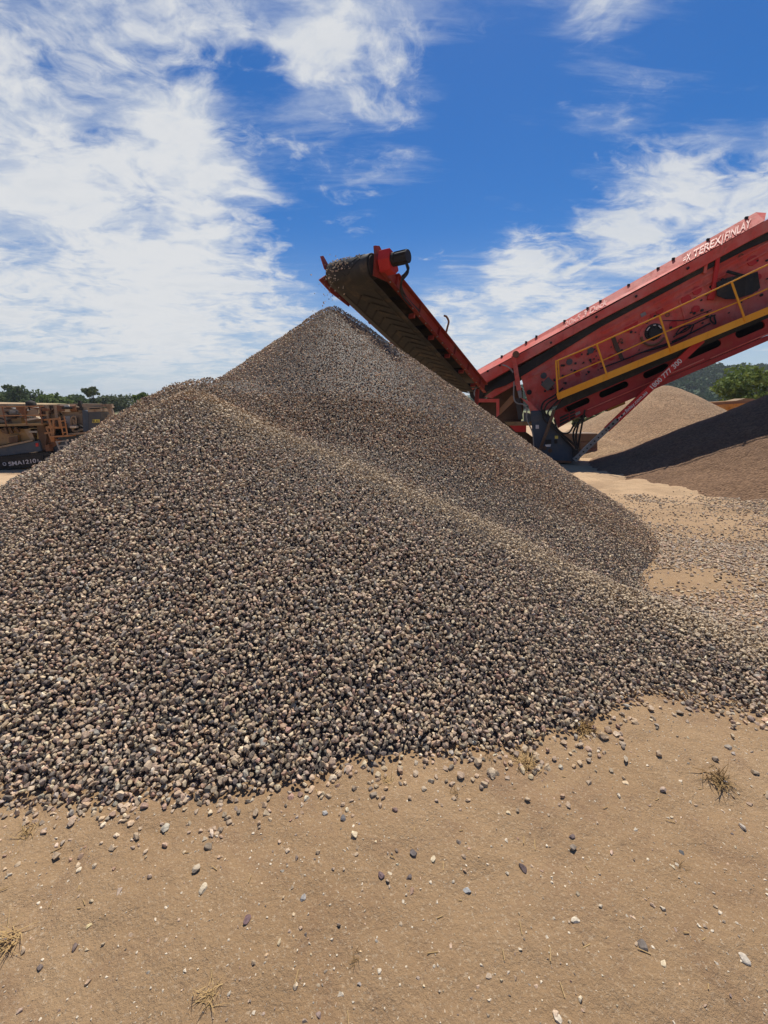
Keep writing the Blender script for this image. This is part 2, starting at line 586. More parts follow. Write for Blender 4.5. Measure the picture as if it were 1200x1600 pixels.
M['leaf_dark'] = leaf_material('dark_leaves', (0.08, 0.112, 0.044), (0.12, 0.155, 0.06))
M['leaf_mid'] = leaf_material('mid_leaves', (0.11, 0.16, 0.04), (0.16, 0.205, 0.05))
M['leaf_olive'] = leaf_material('olive_leaves', (0.11, 0.13, 0.06), (0.15, 0.17, 0.08))
M['leaf_forest'] = leaf_material('forest_leaves', (0.04, 0.075, 0.032), (0.07, 0.11, 0.045), 0.15)
M['bark'] = paint('bark', (0.10, 0.075, 0.055), (0.15, 0.12, 0.09), dust_amt=0.1, rough=0.85)
M['straw'] = leaf_material('dry_grass', (0.52, 0.36, 0.17), (0.38, 0.25, 0.11), 0.2)
M['straw_brown'] = leaf_material('brown_grass', (0.20, 0.12, 0.055), (0.30, 0.2, 0.09), 0.2)

# ------------------------------------------------------------------ ground
def ground_h(x, y):
    x, y = np.asarray(x, float), np.asarray(y, float)
    dip = -1.05 * sstep(-3.0, -12.0, x) * sstep(7.0, 16.0, y) * (1 - sstep(24, 40, y))
    bank = 2.1 * sstep(-33, -37, x) * sstep(30, 42, y) * (1 - sstep(48, 60, y))
    near = 1 - sstep(8, 30, np.hypot(x, y))
    n = 0.045 * fbm(x, y, 1.1, 4, 5) + near * (0.016 * fbm(x, y, 6, 3, 9) + 0.009 * fbm(x, y, 26, 2, 21))
    yard = sstep(2.5, 4.5, x) * sstep(5.0, 6.5, y) * (1 - sstep(11, 13, y))
    ruts = yard * (0.10 * fbm(x * 0.5, y * 1.7, 1.6, 4, 33) + 0.035 * np.abs(fbm(x * 0.8, y * 1.2, 5.0, 3, 37)))
    hill = 26 * sstep(190, 330, y) * sstep(40, 190, x)
    mound = 0.42 * np.exp(-((x - 7.7) ** 2 + (y - 7.0) ** 2 * 1.6) / 0.9) + 0.30 * np.exp(-((x - 9.2) ** 2 + (y - 7.2) ** 2 * 1.6) / 1.2)
    return dip + bank + n + ruts + hill + mound


def axis(lo, hi, step, far, ratio=1.16):
    a = list(np.arange(lo, hi + step / 2, step))
    s, p = step, a[-1]
    while p < far:
        s *= ratio; p += s; a.append(p)
    s, p = step, a[0]
    b = []
    while p > -far:
        s *= ratio; p -= s; b.append(p)
    return np.array(b[::-1] + a)


def build_ground():
    xs = axis(-3.2, 3.6, 0.022, 2500)
    xs = np.concatenate([xs[xs < -14], np.arange(-14, -3.2, 0.12), xs[(xs >= -3.2) & (xs <= 3.6)], np.arange(3.66, 13, 0.06), xs[xs > 13]])
    ys = axis(0.15, 3.6, 0.022, 2500)
    ys = np.concatenate([ys[ys <= 3.6], np.arange(3.66, 14.5, 0.06), ys[ys > 14.5]])
    ys = ys[ys > -60]
    X, Y = np.meshgrid(xs, ys)
    Z = ground_h(X, Y)
    V = np.stack([X, Y, Z], -1).reshape(-1, 3)
    nx, ny = len(xs), len(ys)
    i = (np.arange(ny - 1)[:, None] * nx + np.arange(nx - 1)[None]).ravel()
    fc = np.stack([i, i + 1, i + nx + 1, i + nx], 1)
    o = np_mesh('ground', V, fc.ravel(), np.full(len(fc), 4), M['dirt'], smooth=True)
    o['kind'] = 'structure'


build_ground()

# ------------------------------------------------------------------ main gravel pile
APEX = np.array([-0.80, 7.0, 3.13])
CONE_SLOPE = 0.70
# pixel of the crest, pixel row of the toe below it, slope towards the camera
CREST = [(300, 603, 1222, 0.60), (365, 640, 1225, 0.58), (430, 668, 1225, 0.56), (500, 695, 1218, 0.54), (600, 745, 1195, 0.52), (700, 790, 1145, 0.50),
         (800, 845, 1100, 0.45), (900, 888, 1078, 0.38), (1000, 932, 1090, 0.30), (1100, 978, 1104, 0.25), (1200, 1025, 1092, 0.21), (1330, 1080, 1110, 0.18)]


def crest_points():
    out = []
    for px, py, ty, s in CREST:
        d = pixdir(px, py)
        t = ground_pt(px, ty).y
        k = -d.z / d.y
        dep = (t + CAMZ / s) / (1 + k / s)
        p = ray_at(px, py, dep)
        out.append((p.x, p.y, p.z, s))
    dense = []
    for a, b in zip(out[:-1], out[1:]):
        for j in range(8):
            t = j / 8
            dense.append([a[i] * (1 - t) + b[i] * t for i in range(4)])
    dense.append(list(out[-1]))
    a = out[0]
    for px, py, dd in ((276, 593, 0.45), (298, 588, 0.5), (322, 586, 0.6), (347, 587, 0.75)):
        q = ray_at(px, py, a[1] + dd)
        dense.append([q.x, q.y, q.z + 0.02, 0.60])
    # the flat shoulder runs back and to the left of the first crest point
    for j in range(1, 9):
        t = j / 8
        dense.append([a[0] - 0.42 * t, a[1] + 0.25 * t, a[2] - 0.02 * t, 0.62])
        g = ground_pt(-260, 1040)
        dense.append([a[0] + (g.x - a[0]) * t, a[1] + (g.y - a[1]) * t, a[2] + (0.06 - a[2]) * t ** 0.70 - 0.16, 0.62 - 0.2 * t])
    return np.array(dense)


CP = crest_points()


def pile_h(x, y):
    """height of the main pile (negative outside it)"""
    x, y = np.asarray(x, float), np.asarray(y, float)
    sh = x.shape
    x, y = x.ravel(), y.ravel()
    r = np.hypot(x - APEX[0], y - APEX[1])
    cone = APEX[2] - CONE_SLOPE * (np.sqrt(r * r + 0.12 ** 2) - 0.12)
    cone = np.where(cone < 0.5, 0.5 - (0.5 - cone) * (0.80 + 0.2 * sstep(0.5, -0.6, cone)), cone)
    cone = cone + 0.05 * fbm(x, y, 0.9, 3, 71)
    front = np.full(x.shape, -9.0)
    for cx, cy, cz, s in CP:
        d = np.hypot(x - cx, y - cy)
        s = s + (0.62 - s) * sstep(-0.3, 0.7, (y - cy) / (d + 0.02)) * (s < 0.6)
        s = s * (1 + 0.42 * sstep(0.15, 0.85, (cx - x) / (d + 0.02)) * sstep(-0.9, -0.2, (y - cy) / (d + 0.02)))
        front = np.maximum(front, cz - s * (np.sqrt(d * d + 0.01) - 0.04))
    front = front + 0.05 * fbm(x, y, 1.3, 3, 55)
    k = 0.16
    h = np.maximum(cone, front) + k * 0.25 * np.clip(1 - np.abs(cone - front) / (2 * k), 0, 1) ** 2 * 2
    # toe flattens out
    h = np.where(h < 0.12, 0.12 - (0.12 - h) * (0.72 + 0.28 * sstep(0.12, -0.3, h)), h)
    return (h + 0.02 * fbm(x, y, 3.5, 3, 91)).reshape(sh)


RNG = np.random.default_rng(7)


def stone_shapes(n, k, seed):
    rng = np.random.default_rng(seed)
    out = []
    for _ in range(n):
        p = rng.normal(size=(k, 3))
        p /= np.linalg.norm(p, axis=1)[:, None]
        p *= rng.uniform(0.75, 1.05, size=(k, 1))
        p *= np.array([1.0, rng.uniform(0.62, 0.9), rng.uniform(0.45, 0.75)])
        bm = bmesh.new()
        for q in p:
            bm.verts.new(q)
        r = bmesh.ops.convex_hull(bm, input=bm.verts)
        junk = [e for e in r['geom_interior'] if isinstance(e, bmesh.types.BMVert)]
        if junk:
            bmesh.ops.delete(bm, geom=junk, context='VERTS')
        bm.verts.index_update()
        V = np.array([v.co[:] for v in bm.verts])
        Fc = np.array([[v.index for v in f.verts] for f in bm.faces])
        bm.free()
        out.append((V * 0.5, Fc))
    return out


SHAPES_FINE = stone_shapes(36, 20, 1)
SHAPES_COARSE = stone_shapes(30, 11, 2)
PALETTE = np.array([(0.36, 0.295, 0.23), (0.40, 0.325, 0.25), (0.33, 0.27, 0.215), (0.27, 0.225, 0.185), (0.45, 0.38, 0.295), (0.37, 0.275, 0.205), (0.21, 0.18, 0.16),
                    (0.52, 0.45, 0.36), (0.125, 0.112, 0.105), (0.30, 0.285, 0.265), (0.29, 0.20, 0.165), (0.60, 0.55, 0.47)])
PAL_P = np.array([16, 13, 15, 14, 9, 8, 9, 4, 6, 8, 5, 1.5]); PAL_P /= PAL_P.sum()


def rand_rot(n, rng):
    q = rng.normal(size=(n, 4)); q /= np.linalg.norm(q, axis=1)[:, None]
    w, x, y, z = q.T
    return np.stack([1 - 2 * (y * y + z * z), 2 * (x * y - z * w), 2 * (x * z + y * w),
                     2 * (x * y + z * w), 1 - 2 * (x * x + z * z), 2 * (y * z - x * w),
                     2 * (x * z - y * w), 2 * (y * z + x * w), 1 - 2 * (x * x + y * y)], 1).reshape(n, 3, 3)


def flat_rot(n, rng, tilt=0.35):
    a = rng.uniform(0, 2 * np.pi, n)
    c, s = np.cos(a), np.sin(a)
    Rz = np.zeros((n, 3, 3)); Rz[:, 0, 0] = c; Rz[:, 0, 1] = -s; Rz[:, 1, 0] = s; Rz[:, 1, 1] = c; Rz[:, 2, 2] = 1
    b = rng.normal(0, tilt, n)
    c, s = np.cos(b), np.sin(b)
    Rx = np.zeros((n, 3, 3)); Rx[:, 0, 0] = 1; Rx[:, 1, 1] = c; Rx[:, 1, 2] = -s; Rx[:, 2, 1] = s; Rx[:, 2, 2] = c
    return Rz @ Rx


def stones(P, size, tint, shapes, rng, R):
    Vs, Fs, Ts, o = [], [], [], 0
    which = rng.integers(0, len(shapes), len(P))
    for k, (V, Fc) in enumerate(shapes):
        i = np.nonzero(which == k)[0]
        if not len(i):
            continue
        W = np.einsum('nij,vj->nvi', R[i], V) * size[i][:, None, None] + P[i][:, None, :]
        nv = len(V)
        Vs.append(W.reshape(-1, 3))
        Fs.append((Fc[None] + (np.arange(len(i)) * nv)[:, None, None] + o).reshape(-1, 3))
        Ts.append(np.repeat(tint[i], nv, 0))
        o += len(i) * nv
    return np.concatenate(Vs), np.concatenate(Fs), np.concatenate(Ts)


def pick_tint(n, rng):
    t = PALETTE[rng.choice(len(PALETTE), n, p=PAL_P)]
    return t * np.array([[1.28, 1.17, 1.01]]) * rng.uniform(0.8, 1.2, (n, 1)) * rng.uniform(0.95, 1.05, (n, 3))


def hexgrid(x0, x1, y0, y1, s, rng, jit=0.42):
    nx, ny = int((x1 - x0) / s), int((y1 - y0) / (s * 0.866))
    X, Y = np.meshgrid(np.arange(nx), np.arange(ny))
    X = x0 + (X + 0.5 * (Y % 2)) * s; Y = y0 + Y * s * 0.866
    return (X + rng.uniform(-jit, jit, X.shape) * s).ravel(), (Y + rng.uniform(-jit, jit, Y.shape) * s).ravel()


def crest_dist(x, y):
    d = np.full(x.shape, 9.0)
    for cx, cy, cz, s in CP[:81]:
        d = np.minimum(d, np.hypot(x - cx, y - cy))
    return d


def join(parts):
    o, Vs, Fl, Sz, Ts = 0, [], [], [], []
    for V, Fc, T in parts:
        Vs.append(V); Fl.append((Fc + o).ravel()); Sz.append(np.full(len(Fc), Fc.shape[1])); Ts.append(T)
        o += len(V)
    return np.concatenate(Vs), np.concatenate(Fl), np.concatenate(Sz), np.concatenate(Ts)


def build_pile():
    rng = RNG
    parts = []
    # body under the loose top stones, darkened to paint shade into the gaps
    xs, ys = np.arange(-9, 7.5, 0.06), np.arange(0.6, 13, 0.06)
    X, Y = np.meshgrid(xs, ys)
    H = pile_h(X, Y) - 0.045
    G = ground_h(X, Y)
    Z = np.maximum(H, G - 0.08)
    nx = len(xs)
    i = (np.arange(len(ys) - 1)[:, None] * nx + np.arange(nx - 1)[None]).ravel()
    fc = np.stack([i, i + 1, i + nx + 1, i + nx], 1)
    keep = (H > G - 0.06).ravel()[fc].any(1)
    fc = fc[keep]
    used = np.unique(fc)
    remap = np.full(X.size, -1); remap[used] = np.arange(len(used))
    V = np.stack([X, Y, Z], -1).reshape(-1, 3)[used]
    parts.append((V, remap[fc], np.tile(np.array([[0.07, 0.055, 0.045]]), (len(V), 1))))
    # stones
    for (x0, x1, y0, y1, s, shp, deep) in ((-6.5, 5.0, 0.7, 3.0, 0.0226, SHAPES_FINE, 0), (-5.5, 4.5, 0.7, 5.0, 0.024, SHAPES_COARSE, 0.020), (-9, 7.0, 3.0, 12, 0.0258, SHAPES_COARSE, 0)):
        x, y = hexgrid(x0, x1, y0, y1, s, rng)
        h = pile_h(x, y); g = ground_h(x, y)
        up = h - g
        e = 0.01
        # stones thin out over the toe
        fuzz = 0.055 * fbm(x, y, 2.3, 3, 13) + rng.normal(0, 0.012, len(x))
        k = up + fuzz > 0.012 + deep * 1.6
        # the far side is never seen closely: fewer stones there
        far = (y > APEX[1] + 0.8) & (rng.random(len(x)) > 0.15)
        k &= ~far
        k &= ~((x < -7.2) & (rng.random(len(x)) > 0.4))
        x, y, h, g = x[k], y[k], h[k], g[k]
        n = len(x)
        size = np.clip(rng.lognormal(math.log(0.0268), 0.23, n), 0.014, 0.048) * (1 + 0.22 * fbm(x, y, 0.8, 3, 111))
        z = np.maximum(h, g) + rng.uniform(-0.014, 0.016, n) - deep
        t = pick_tint(n, rng) * (1 + 0.16 * fbm(x * 1.3, y, 0.9, 4, 131))[:, None]
        cd = crest_dist(x, y)
        dusty = np.clip((1 - cd / (0.34 + 0.3 * fbm(x, y, 1.5, 3, 61))) * 1.4, 0, 1)[:, None] * 0.72
        t = t * (1 - dusty) + np.array([[0.58, 0.45, 0.29]]) * rng.uniform(0.8, 1.15, (n, 1)) * dusty
        back = (pile_h(x, y) - 0.0 > 0) & (y > 4.2)
        t = np.where(back[:, None], t * np.array([[1.0, 0.93, 0.86]]), t)
        parts.append(stones(np.stack([x, y, z], 1), size, t, shp, rng, rand_rot(n, rng)))
    V, Fl, Sz, T = join(parts)
    o = np_mesh('gravel_pile', V, Fl, Sz, M['stone'], T)
    tag(o, 'huge grey brown heap of crushed stone filling the yard below the conveyor', 'gravel pile')
    return o


build_pile()


def build_scatter():
    rng = np.random.default_rng(23)
    parts = []
    # spilled gravel to the right of the pile and along its toe
    x, y = hexgrid(-5, 9.5, 0.5, 9.5, 0.0235, rng, 0.5)
    up = pile_h(x, y) - ground_h(x, y)
    apron = sstep(1.2, 2.4, x) * sstep(1.95, 2.6, y + 0.1 * x) * (1 - sstep(6.3, 7.6, y - 0.05 * x + 0.8 * fbm(x, y, 0.7, 3, 3)))
    sand = sstep(-0.05, 0.22, fbm(x * 0.6, y * 1.1, 0.9, 4, 41))
    dens = 0.84 * apron * (1 - 0.85 * sand)
    c = ground_pt(1065, 905)
    dens *= 1 - 0.93 * np.exp(-(((x - c.x) / 0.75) ** 2 + ((y - c.y) / 0.30) ** 2) ** 2)
    c2 = ground_pt(1180, 830)
    dens *= 1 - 0.75 * np.exp(-(((x - c2.x) / 1.6) ** 2 + ((y - c2.y) / 0.45) ** 2) ** 2)
    toe = np.exp(-np.clip(-up, 0, 9) / 0.10) * (x < 1.2) * 0.22 + np.exp(-np.clip(-up, 0, 9) / 0.05) * 0.3
    leftspill = 0.4 * sstep(-0.1, -1.2, x) * np.exp(-((y - 1.42) / 0.16) ** 2)
    dens = np.clip(dens + 0.62 * (toe + leftspill), 0, 1) + 0.0024 * (y < 3)
    k = (up < 0.02) & (rng.random(len(x)) < dens)
    x, y = x[k], y[k]
    n = len(x)
    size = np.clip(rng.lognormal(math.log(0.030), 0.26, n), 0.012, 0.052) * (0.55 + 0.45 * sstep(0.9, 1.5, y))
    z = ground_h(x, y) + size * rng.uniform(0.02, 0.26, n)
    t = pick_tint(n, rng)
    d = rng.uniform(0.0, 0.45, (n, 1))
    t = t * (1 - d) + np.array([[0.40, 0.285, 0.175]]) * d
    parts.append(stones(np.stack([x, y, z], 1), size, t, SHAPES_FINE, rng, flat_rot(n, rng)))
    # chips and grit bedded in the dirt in front
    n = 26000
    x = rng.uniform(-3.2, 3.6, n); y = 0.3 + 3.2 * rng.random(n) ** 1.1
    k = (pile_h(x, y) - ground_h(x, y) < 0.0)
    x, y = x[k], y[k]
    n = len(x)
    size = np.clip(rng.lognormal(math.log(0.0058), 0.5, n), 0.003, 0.026)
    z = ground_h(x, y) + size * rng.uniform(-0.08, 0.16, n)
    t = pick_tint(n, rng)
    pale = rng.random(n) < 0.5
    t[pale] = np.array([0.62, 0.53, 0.40]) * rng.uniform(0.75, 1.15, (pale.sum(), 1))
    parts.append(stones(np.stack([x, y, z], 1), size, t, SHAPES_COARSE, rng, flat_rot(n, rng, 0.25)))
    n = 1500
    x = rng.uniform(-3.0, 3.4, n); y = 0.35 + 2.6 * rng.random(n)
    cl = fbm(x, y, 2.2, 3, 88)
    k = (pile_h(x, y) - ground_h(x, y) < 0.0) & (rng.random(n) < np.clip(0.45 + 1.6 * cl, 0.08, 1))
    x, y = x[k], y[k]
    n = len(x)
    size = np.clip(rng.lognormal(math.log(0.0115), 0.4, n), 0.006, 0.032)
    z = ground_h(x, y) + size * rng.uniform(-0.12, 0.12, n)
    t = pick_tint(n, rng)
    pale = rng.random(n) < 0.4
    t[pale] = np.array([0.66, 0.56, 0.42]) * rng.uniform(0.7, 1.15, (pale.sum(), 1))
    parts.append(stones(np.stack([x, y, z], 1), size, t, SHAPES_COARSE, rng, flat_rot(n, rng, 0.3)))
    V, Fl, Sz, T = join(parts)
    o = np_mesh('loose_gravel', V, Fl, Sz, M['stone'], T)
    tag(o, 'loose stones and chips strewn over the tan dirt around the heap', 'gravel', kind='stuff')


build_scatter()

# ------------------------------------------------------------------ single rocks one can point at
def fine_rock(seed, loc, size, tint, flat, yaw):
    rng = np.random.default_rng(seed)
    bm = bmesh.new()
    bmesh.ops.create_icosphere(bm, subdivisions=3, radius=0.5)
    cuts = [(Vector(rng.normal(size=3)).normalized(), rng.uniform(0.24, 0.42)) for _ in range(16)]
    for v in bm.verts:
        for nrm, d in cuts:
            e = v.co.dot(nrm) - d
            if e > 0:
                v.co -= nrm * e * 0.98
        v.co += v.co.normalized() * rng.normal(0, 0.008)
    sx, sy, sz = size, size * rng.uniform(0.62, 0.8), size * flat
    for v in bm.verts:
        v.co = Vector((v.co.x * sx, v.co.y * sy, v.co.z * sz))
    me = bpy.data.meshes.new('rock')
    bm.to_mesh(me); bm.free()
    at = me.attributes.new('tint', 'FLOAT_COLOR', 'POINT')
    c = np.tile(np.array([*tint, 1.0]), (len(me.vertices), 1)) * rng.uniform(0.9, 1.1, (len(me.vertices), 1))
    at.data.foreach_set('color', c.astype(np.float32).ravel())
    me.materials.append(M['stone'])
    o = bpy.data.objects.new('rock', me)
    COL.objects.link(o)
    o.location = loc
    o.rotation_euler = (0.1, 0.05, yaw)
    return o


ROCKS = [  # px, py, width px, tint, flatness, label
    (258, 1294, 23, (0.42, 0.38, 0.30), 0.62, 'large pale rock with a flat top below the left of the heap'),
    (316, 1392, 22, (0.50, 0.42, 0.30), 0.45, 'pale cream flat rock, the next big one in front of the large pale rock'),
    (941, 1154, 24, (0.42, 0.30, 0.19), 0.50, 'brown oval rock just in front of a dry tuft at the toe of the heap'),
    (387, 1441, 20, (0.17, 0.10, 0.10), 0.40, 'dark purple brown lump half buried in a dark stain on the dirt'),
    (596, 1373, 17, (0.17, 0.11, 0.11), 0.70, 'round dark maroon stone alone on the dirt in the middle'),
    (640, 1374, 13, (0.13, 0.10, 0.09), 0.70, 'small dark brown stone just right of the round maroon one'),
    (645, 1338, 22, (0.11, 0.09, 0.085), 0.42, 'long dark splintered stone just above the round maroon one'),
    (508, 1272, 13, (0.44, 0.42, 0.38), 0.75, 'pale grey rounded stone just below the toe of the heap'),
    (537, 1283, 14, (0.13, 0.12, 0.12), 0.65, 'blackish stone just right of the pale grey rounded stone'),
    (618, 1273, 13, (0.24, 0.15, 0.12), 0.75, 'reddish brown stone below the toe of the heap, right of the blackish one'),
    (474, 1404, 15, (0.27, 0.255, 0.24), 0.38, 'dark grey flat wedge shaped stone on bare dirt'),
    (730, 1393, 16, (0.36, 0.355, 0.34), 0.40, 'pale grey flat chip with a dark underside'),
    (677, 1347, 13, (0.60, 0.50, 0.34), 0.45, 'cream coloured chip just right of the long dark splintered stone'),
    (818, 1358, 19, (0.11, 0.075, 0.07), 0.60, 'dark crumbly clod on the dirt near a pale flat chip'),
    (893, 1312, 15, (0.14, 0.10, 0.09), 0.60, 'largest dark stone in a small cluster on the dirt'),
    (1161, 1292, 19, (0.46, 0.40, 0.33), 0.60, 'pale rock with a dark lower side at the right edge of the dirt'),
    (898, 1442, 16, (0.58, 0.50, 0.38), 0.55, 'clean cream oval stone on the dirt at the end of a line of small chips'),
    (1003, 1482, 25, (0.14, 0.115, 0.095), 0.40, 'long dark grey stone lying slanted on the lower right dirt'),
    (1160, 1502, 26, (0.48, 0.42, 0.34), 0.25, 'big pale flat slab bedded in the lower right dirt'),
    (1036, 1508, 17, (0.58, 0.48, 0.32), 0.35, 'cream angular chip below the long dark grey stone'),
    (872, 1592, 18, (0.55, 0.47, 0.36), 0.5, 'pale stone at the bottom edge of the picture'),
    (140, 1445, 14, (0.62, 0.50, 0.26), 0.30, 'yellowish flat chip on the lower left dirt'),
    (116, 1477, 16, (0.17, 0.12, 0.10), 0.5, 'dark brown pointed stone below the yellowish flat chip'),
    (62, 1512, 14, (0.18, 0.14, 0.12), 0.6, 'small dark stone standing on the lower left dirt by the grass'),
    (1066, 1333, 13, (0.10, 0.10, 0.10), 0.5, 'black smooth stone on the right hand dirt above the twiggy tuft'),
]
for i, (px, py, w, tint, flat, lab) in enumerate(ROCKS):
    p = ground_pt(px, py)
    fw = p.y * math.cos(PITCH) + CAMZ * math.sin(PITCH)
    size = w / F * fw * 0.92
    p.z = float(ground_h(p.x, p.y)) + size * flat * 0.14
    tag(fine_rock(100 + i, p, size, tint, flat, i * 1.37), lab, 'rock', 'larger rocks on the dirt')

# ------------------------------------------------------------------ dry grass tufts
def tuft(px, py, wpx, n, label, seed, mat, lean=(0, 0), flat=0.5):
    rng = np.random.default_rng(seed)
    p = ground_pt(px, py)
    p.z = float(ground_h(p.x, p.y)) - 0.002
    fw = p.y * math.cos(PITCH) + CAMZ * math.sin(PITCH)
    R = wpx / F * fw * 0.5
    mb = MB()
    a0 = rng.uniform(0, 2 * math.pi)
    for _ in range(n):
        L = R * rng.uniform(0.5, 1.25)
        a = a0 + rng.normal(0, 1.3)
        el = rng.uniform(0.05, 1.45) * (1 - flat * 0.35)
        dr = Vector((math.cos(a) * math.cos(el) + lean[0], math.sin(a) * math.cos(el) + lean[1], math.sin(el))).normalized()
        side = dr.cross(Vector((0, 0, 1))).normalized() * max(R * rng.uniform(0.014, 0.034), 0.0011)
        b = p + Vector((rng.normal(0, R * 0.22), rng.normal(0, R * 0.22), 0))
        bend = rng.normal(0, 0.35)
        k = 5
        pts = []
        for j in range(k):
            t = j / (k - 1)
            c = b + dr * L * t + Vector((-dr.y, dr.x, 0)) * (bend * L * t * t) + Vector((0, 0, -L * 0.35 * t * t * math.cos(el)))
            c.z = max(c.z, p.z + 0.003)
            w = side * (1 - 0.85 * t)
            pts += [c - w, c + w]
        mb.poly(pts, [(2 * j, 2 * j + 1, 2 * j + 3, 2 * j + 2) for j in range(k - 1)])
    o = obj('grass_tuft', mb, mat, loc=p)
    return tag(o, label, 'grass tuft', 'dry grass tufts on the dirt')


TUFTS = [
    (914, 1138, 62, 110, 'dense straw coloured tuft at the toe of the heap, just behind the brown oval rock', M['straw'], (0, 0)),
    (824, 1198, 56, 90, 'straggly dry tuft with long fallen stalks in front of the heap', M['straw'], (0, -0.1)),
    (1118, 1216, 66, 80, 'thin dark tuft on the dirt in front of the right spill of the heap', M['straw_brown'], (0, 0)),
    (1062, 1358, 30, 22, 'small twiggy brown tuft on the bare dirt', M['straw_brown'], (0, 0)),
    (328, 1560, 62, 38, 'upright dry straw tuft at the bottom, left of the middle', M['straw'], (0.1, 0.1)),
    (10, 1466, 80, 48, 'thick dry straw tuft cut by the left edge of the picture', M['straw'], (0, 0.1)),
    (42, 1300, 52, 44, 'small flattened dry tuft among loose stones at the left edge', M['straw'], (0, 0)),
    (762, 1190, 26, 18, 'tiny brown sprig just left of the straggly tuft', M['straw_brown'], (0, 0)),
    (712, 1244, 30, 16, 'tiny thin sprig on the dirt right of the heap toe', M['straw_brown'], (0, 0)),
    (604, 1228, 44, 26, 'pale straw sprig sticking out of the toe stones', M['straw'], (0, 0)),
    (556, 1500, 34, 14, 'dead brown twig sprig on the bare lower dirt', M['straw_brown'], (0, 0)),
]
for i, (px, py, w, n, lab, m, lean) in enumerate(TUFTS):
    tuft(px, py, w, n, lab, 300 + i, m, lean)

# fallen stalks of the straggly tuft and bits of straw
def straws():
    rng = np.random.default_rng(5)
    mb = MB()
    spots = [(822, 1215, 818, 1320), (828, 1215, 836, 1330), (500, 1250, 494, 1235), (640, 1230, 652, 1205), (786, 1256, 800, 1272)]
    for a, b, c, d in spots:
        mb.bar(ground_pt(a, b) + Vector((0, 0, 0.006)), ground_pt(c, d) + Vector((0, 0, 0.006)), 0.003, 0.003)
    for _ in range(150):
        x, y = rng.uniform(-2.2, 2.4), rng.uniform(0.45, 2.2)
        if pile_h(np.array([x]), np.array([y]))[0] > -0.05:
            continue
        a = rng.uniform(0, 6.28); L = rng.uniform(0.01, 0.035)
        z = float(ground_h(x, y)) + 0.003
        mb.bar((x, y, z), (x + L * math.cos(a), y + L * math.sin(a), z), 0.0022, 0.002)
    tag(obj('straw_litter', mb, M['straw']), 'bits of dry straw strewn over the dirt', 'straw', kind='stuff')


straws()

# ------------------------------------------------------------------ other gravel heaps
def heap(name, ridge, slope, mat, bounds, step, label, seed, rough=0.05):
    x0, x1, y0, y1 = bounds
    xs, ys = np.arange(x0, x1, step), np.arange(y0, y1, step)
    X, Y = np.meshgrid(xs, ys)
    H = np.full(X.shape, -9.0)
    for (cx, cy, cz, s) in ridge:
        d = np.hypot(X - cx, Y - cy)
        H = np.maximum(H, cz - s * slope * (np.sqrt(d * d + 0.16) - 0.4))
    H += rough * fbm(X, Y, 0.8, 4, seed) + 0.025 * fbm(X, Y, 6, 3, seed + 3) * (H > 0.1)
    G = ground_h(X, Y)
    H = np.where(H - G < 0.3, G + 0.3 - (0.3 - (H - G)) * 0.7, H)
    Z = np.maximum(H, G - 0.1)
    nx = len(xs)
    i = (np.arange(len(ys) - 1)[:, None] * nx + np.arange(nx - 1)[None]).ravel()
    fc = np.stack([i, i + 1, i + nx + 1, i + nx], 1)
    fc = fc[(H > G - 0.08).ravel()[fc].any(1)]
    used = np.unique(fc)
    remap = np.full(X.size, -1); remap[used] = np.arange(len(used))
    V = np.stack([X, Y, Z], -1).reshape(-1, 3)[used]
    c = V.mean(0)
    c[2] = 0
    o = np_mesh(name, V - c, remap[fc].ravel(), np.full(len(fc), 4), mat, smooth=True)
    o.location = c
    return tag(o, label, 'gravel pile')


a1 = ray_at(1040, 617, 16.9)
a2 = ray_at(1052, 624, 18.0)
a0 = ray_at(940, 690, 14.6)
heap('gravel_pile', [(a1.x + (a2.x - a1.x) * t, a1.y + (a2.y - a1.y) * t, a1.z + 0.35 + (a2.z - a1.z) * t, 1) for t in np.linspace(0, 1, 6)]
     + [(a0.x, a0.y, a0.z + 0.1, 0.8)],
     0.60, M['heap_tan'], (5.5, 20, 11, 26), 0.07, 'rounded tan gravel heap behind the screening machine', 201)
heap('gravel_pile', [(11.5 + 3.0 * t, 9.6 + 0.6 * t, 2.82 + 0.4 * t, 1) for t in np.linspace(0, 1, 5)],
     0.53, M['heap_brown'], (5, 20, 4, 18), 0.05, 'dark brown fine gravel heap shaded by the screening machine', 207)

# ------------------------------------------------------------------ screening machine
A0 = Vector((5.2, 11.8, 0)); A1 = Vector((9.5, 10.3, 0))
UX = (A1 - A0).normalized()
VN = Vector((-UX.y, UX.x, 0))               # away from the camera
if VN.y < 0:
    VN = -VN


def S(px, py, v=0.0):
    """point of the screener seen at a pixel, on the upright plane v metres behind the side plate"""
    d = pixdir(px, py)
    o = Vector((0, 0, CAMZ))
    p0 = A0 + VN * v
    t = (p0 - o).dot(VN) / d.dot(VN)
    return o + d * t


def SP(pts, v=0.0):
    return [S(x, y, v) for x, y in pts]


def slot(cx0, cy0, cx1, cy1, h, v, n=7):
    """rounded slot between two pixel centres, h pixels high"""
    a, b = Vector((cx0, cy0)), Vector((cx1, cy1))
    t = (b - a).normalized(); nrm = Vector((-t.y, t.x))
    pts = []
    for k in range(n):
        an = math.pi * (k / (n - 1) - 0.5)
        q = b + (t * math.cos(an) + nrm * math.sin(an)) * h / 2
        pts.append(S(q.x, q.y, v))
    for k in range(n):
        an = math.pi * (k / (n - 1) + 0.5)
        q = a + (t * math.cos(an) + nrm * math.sin(an)) * h / 2
        pts.append(S(q.x, q.y, v))
    return pts


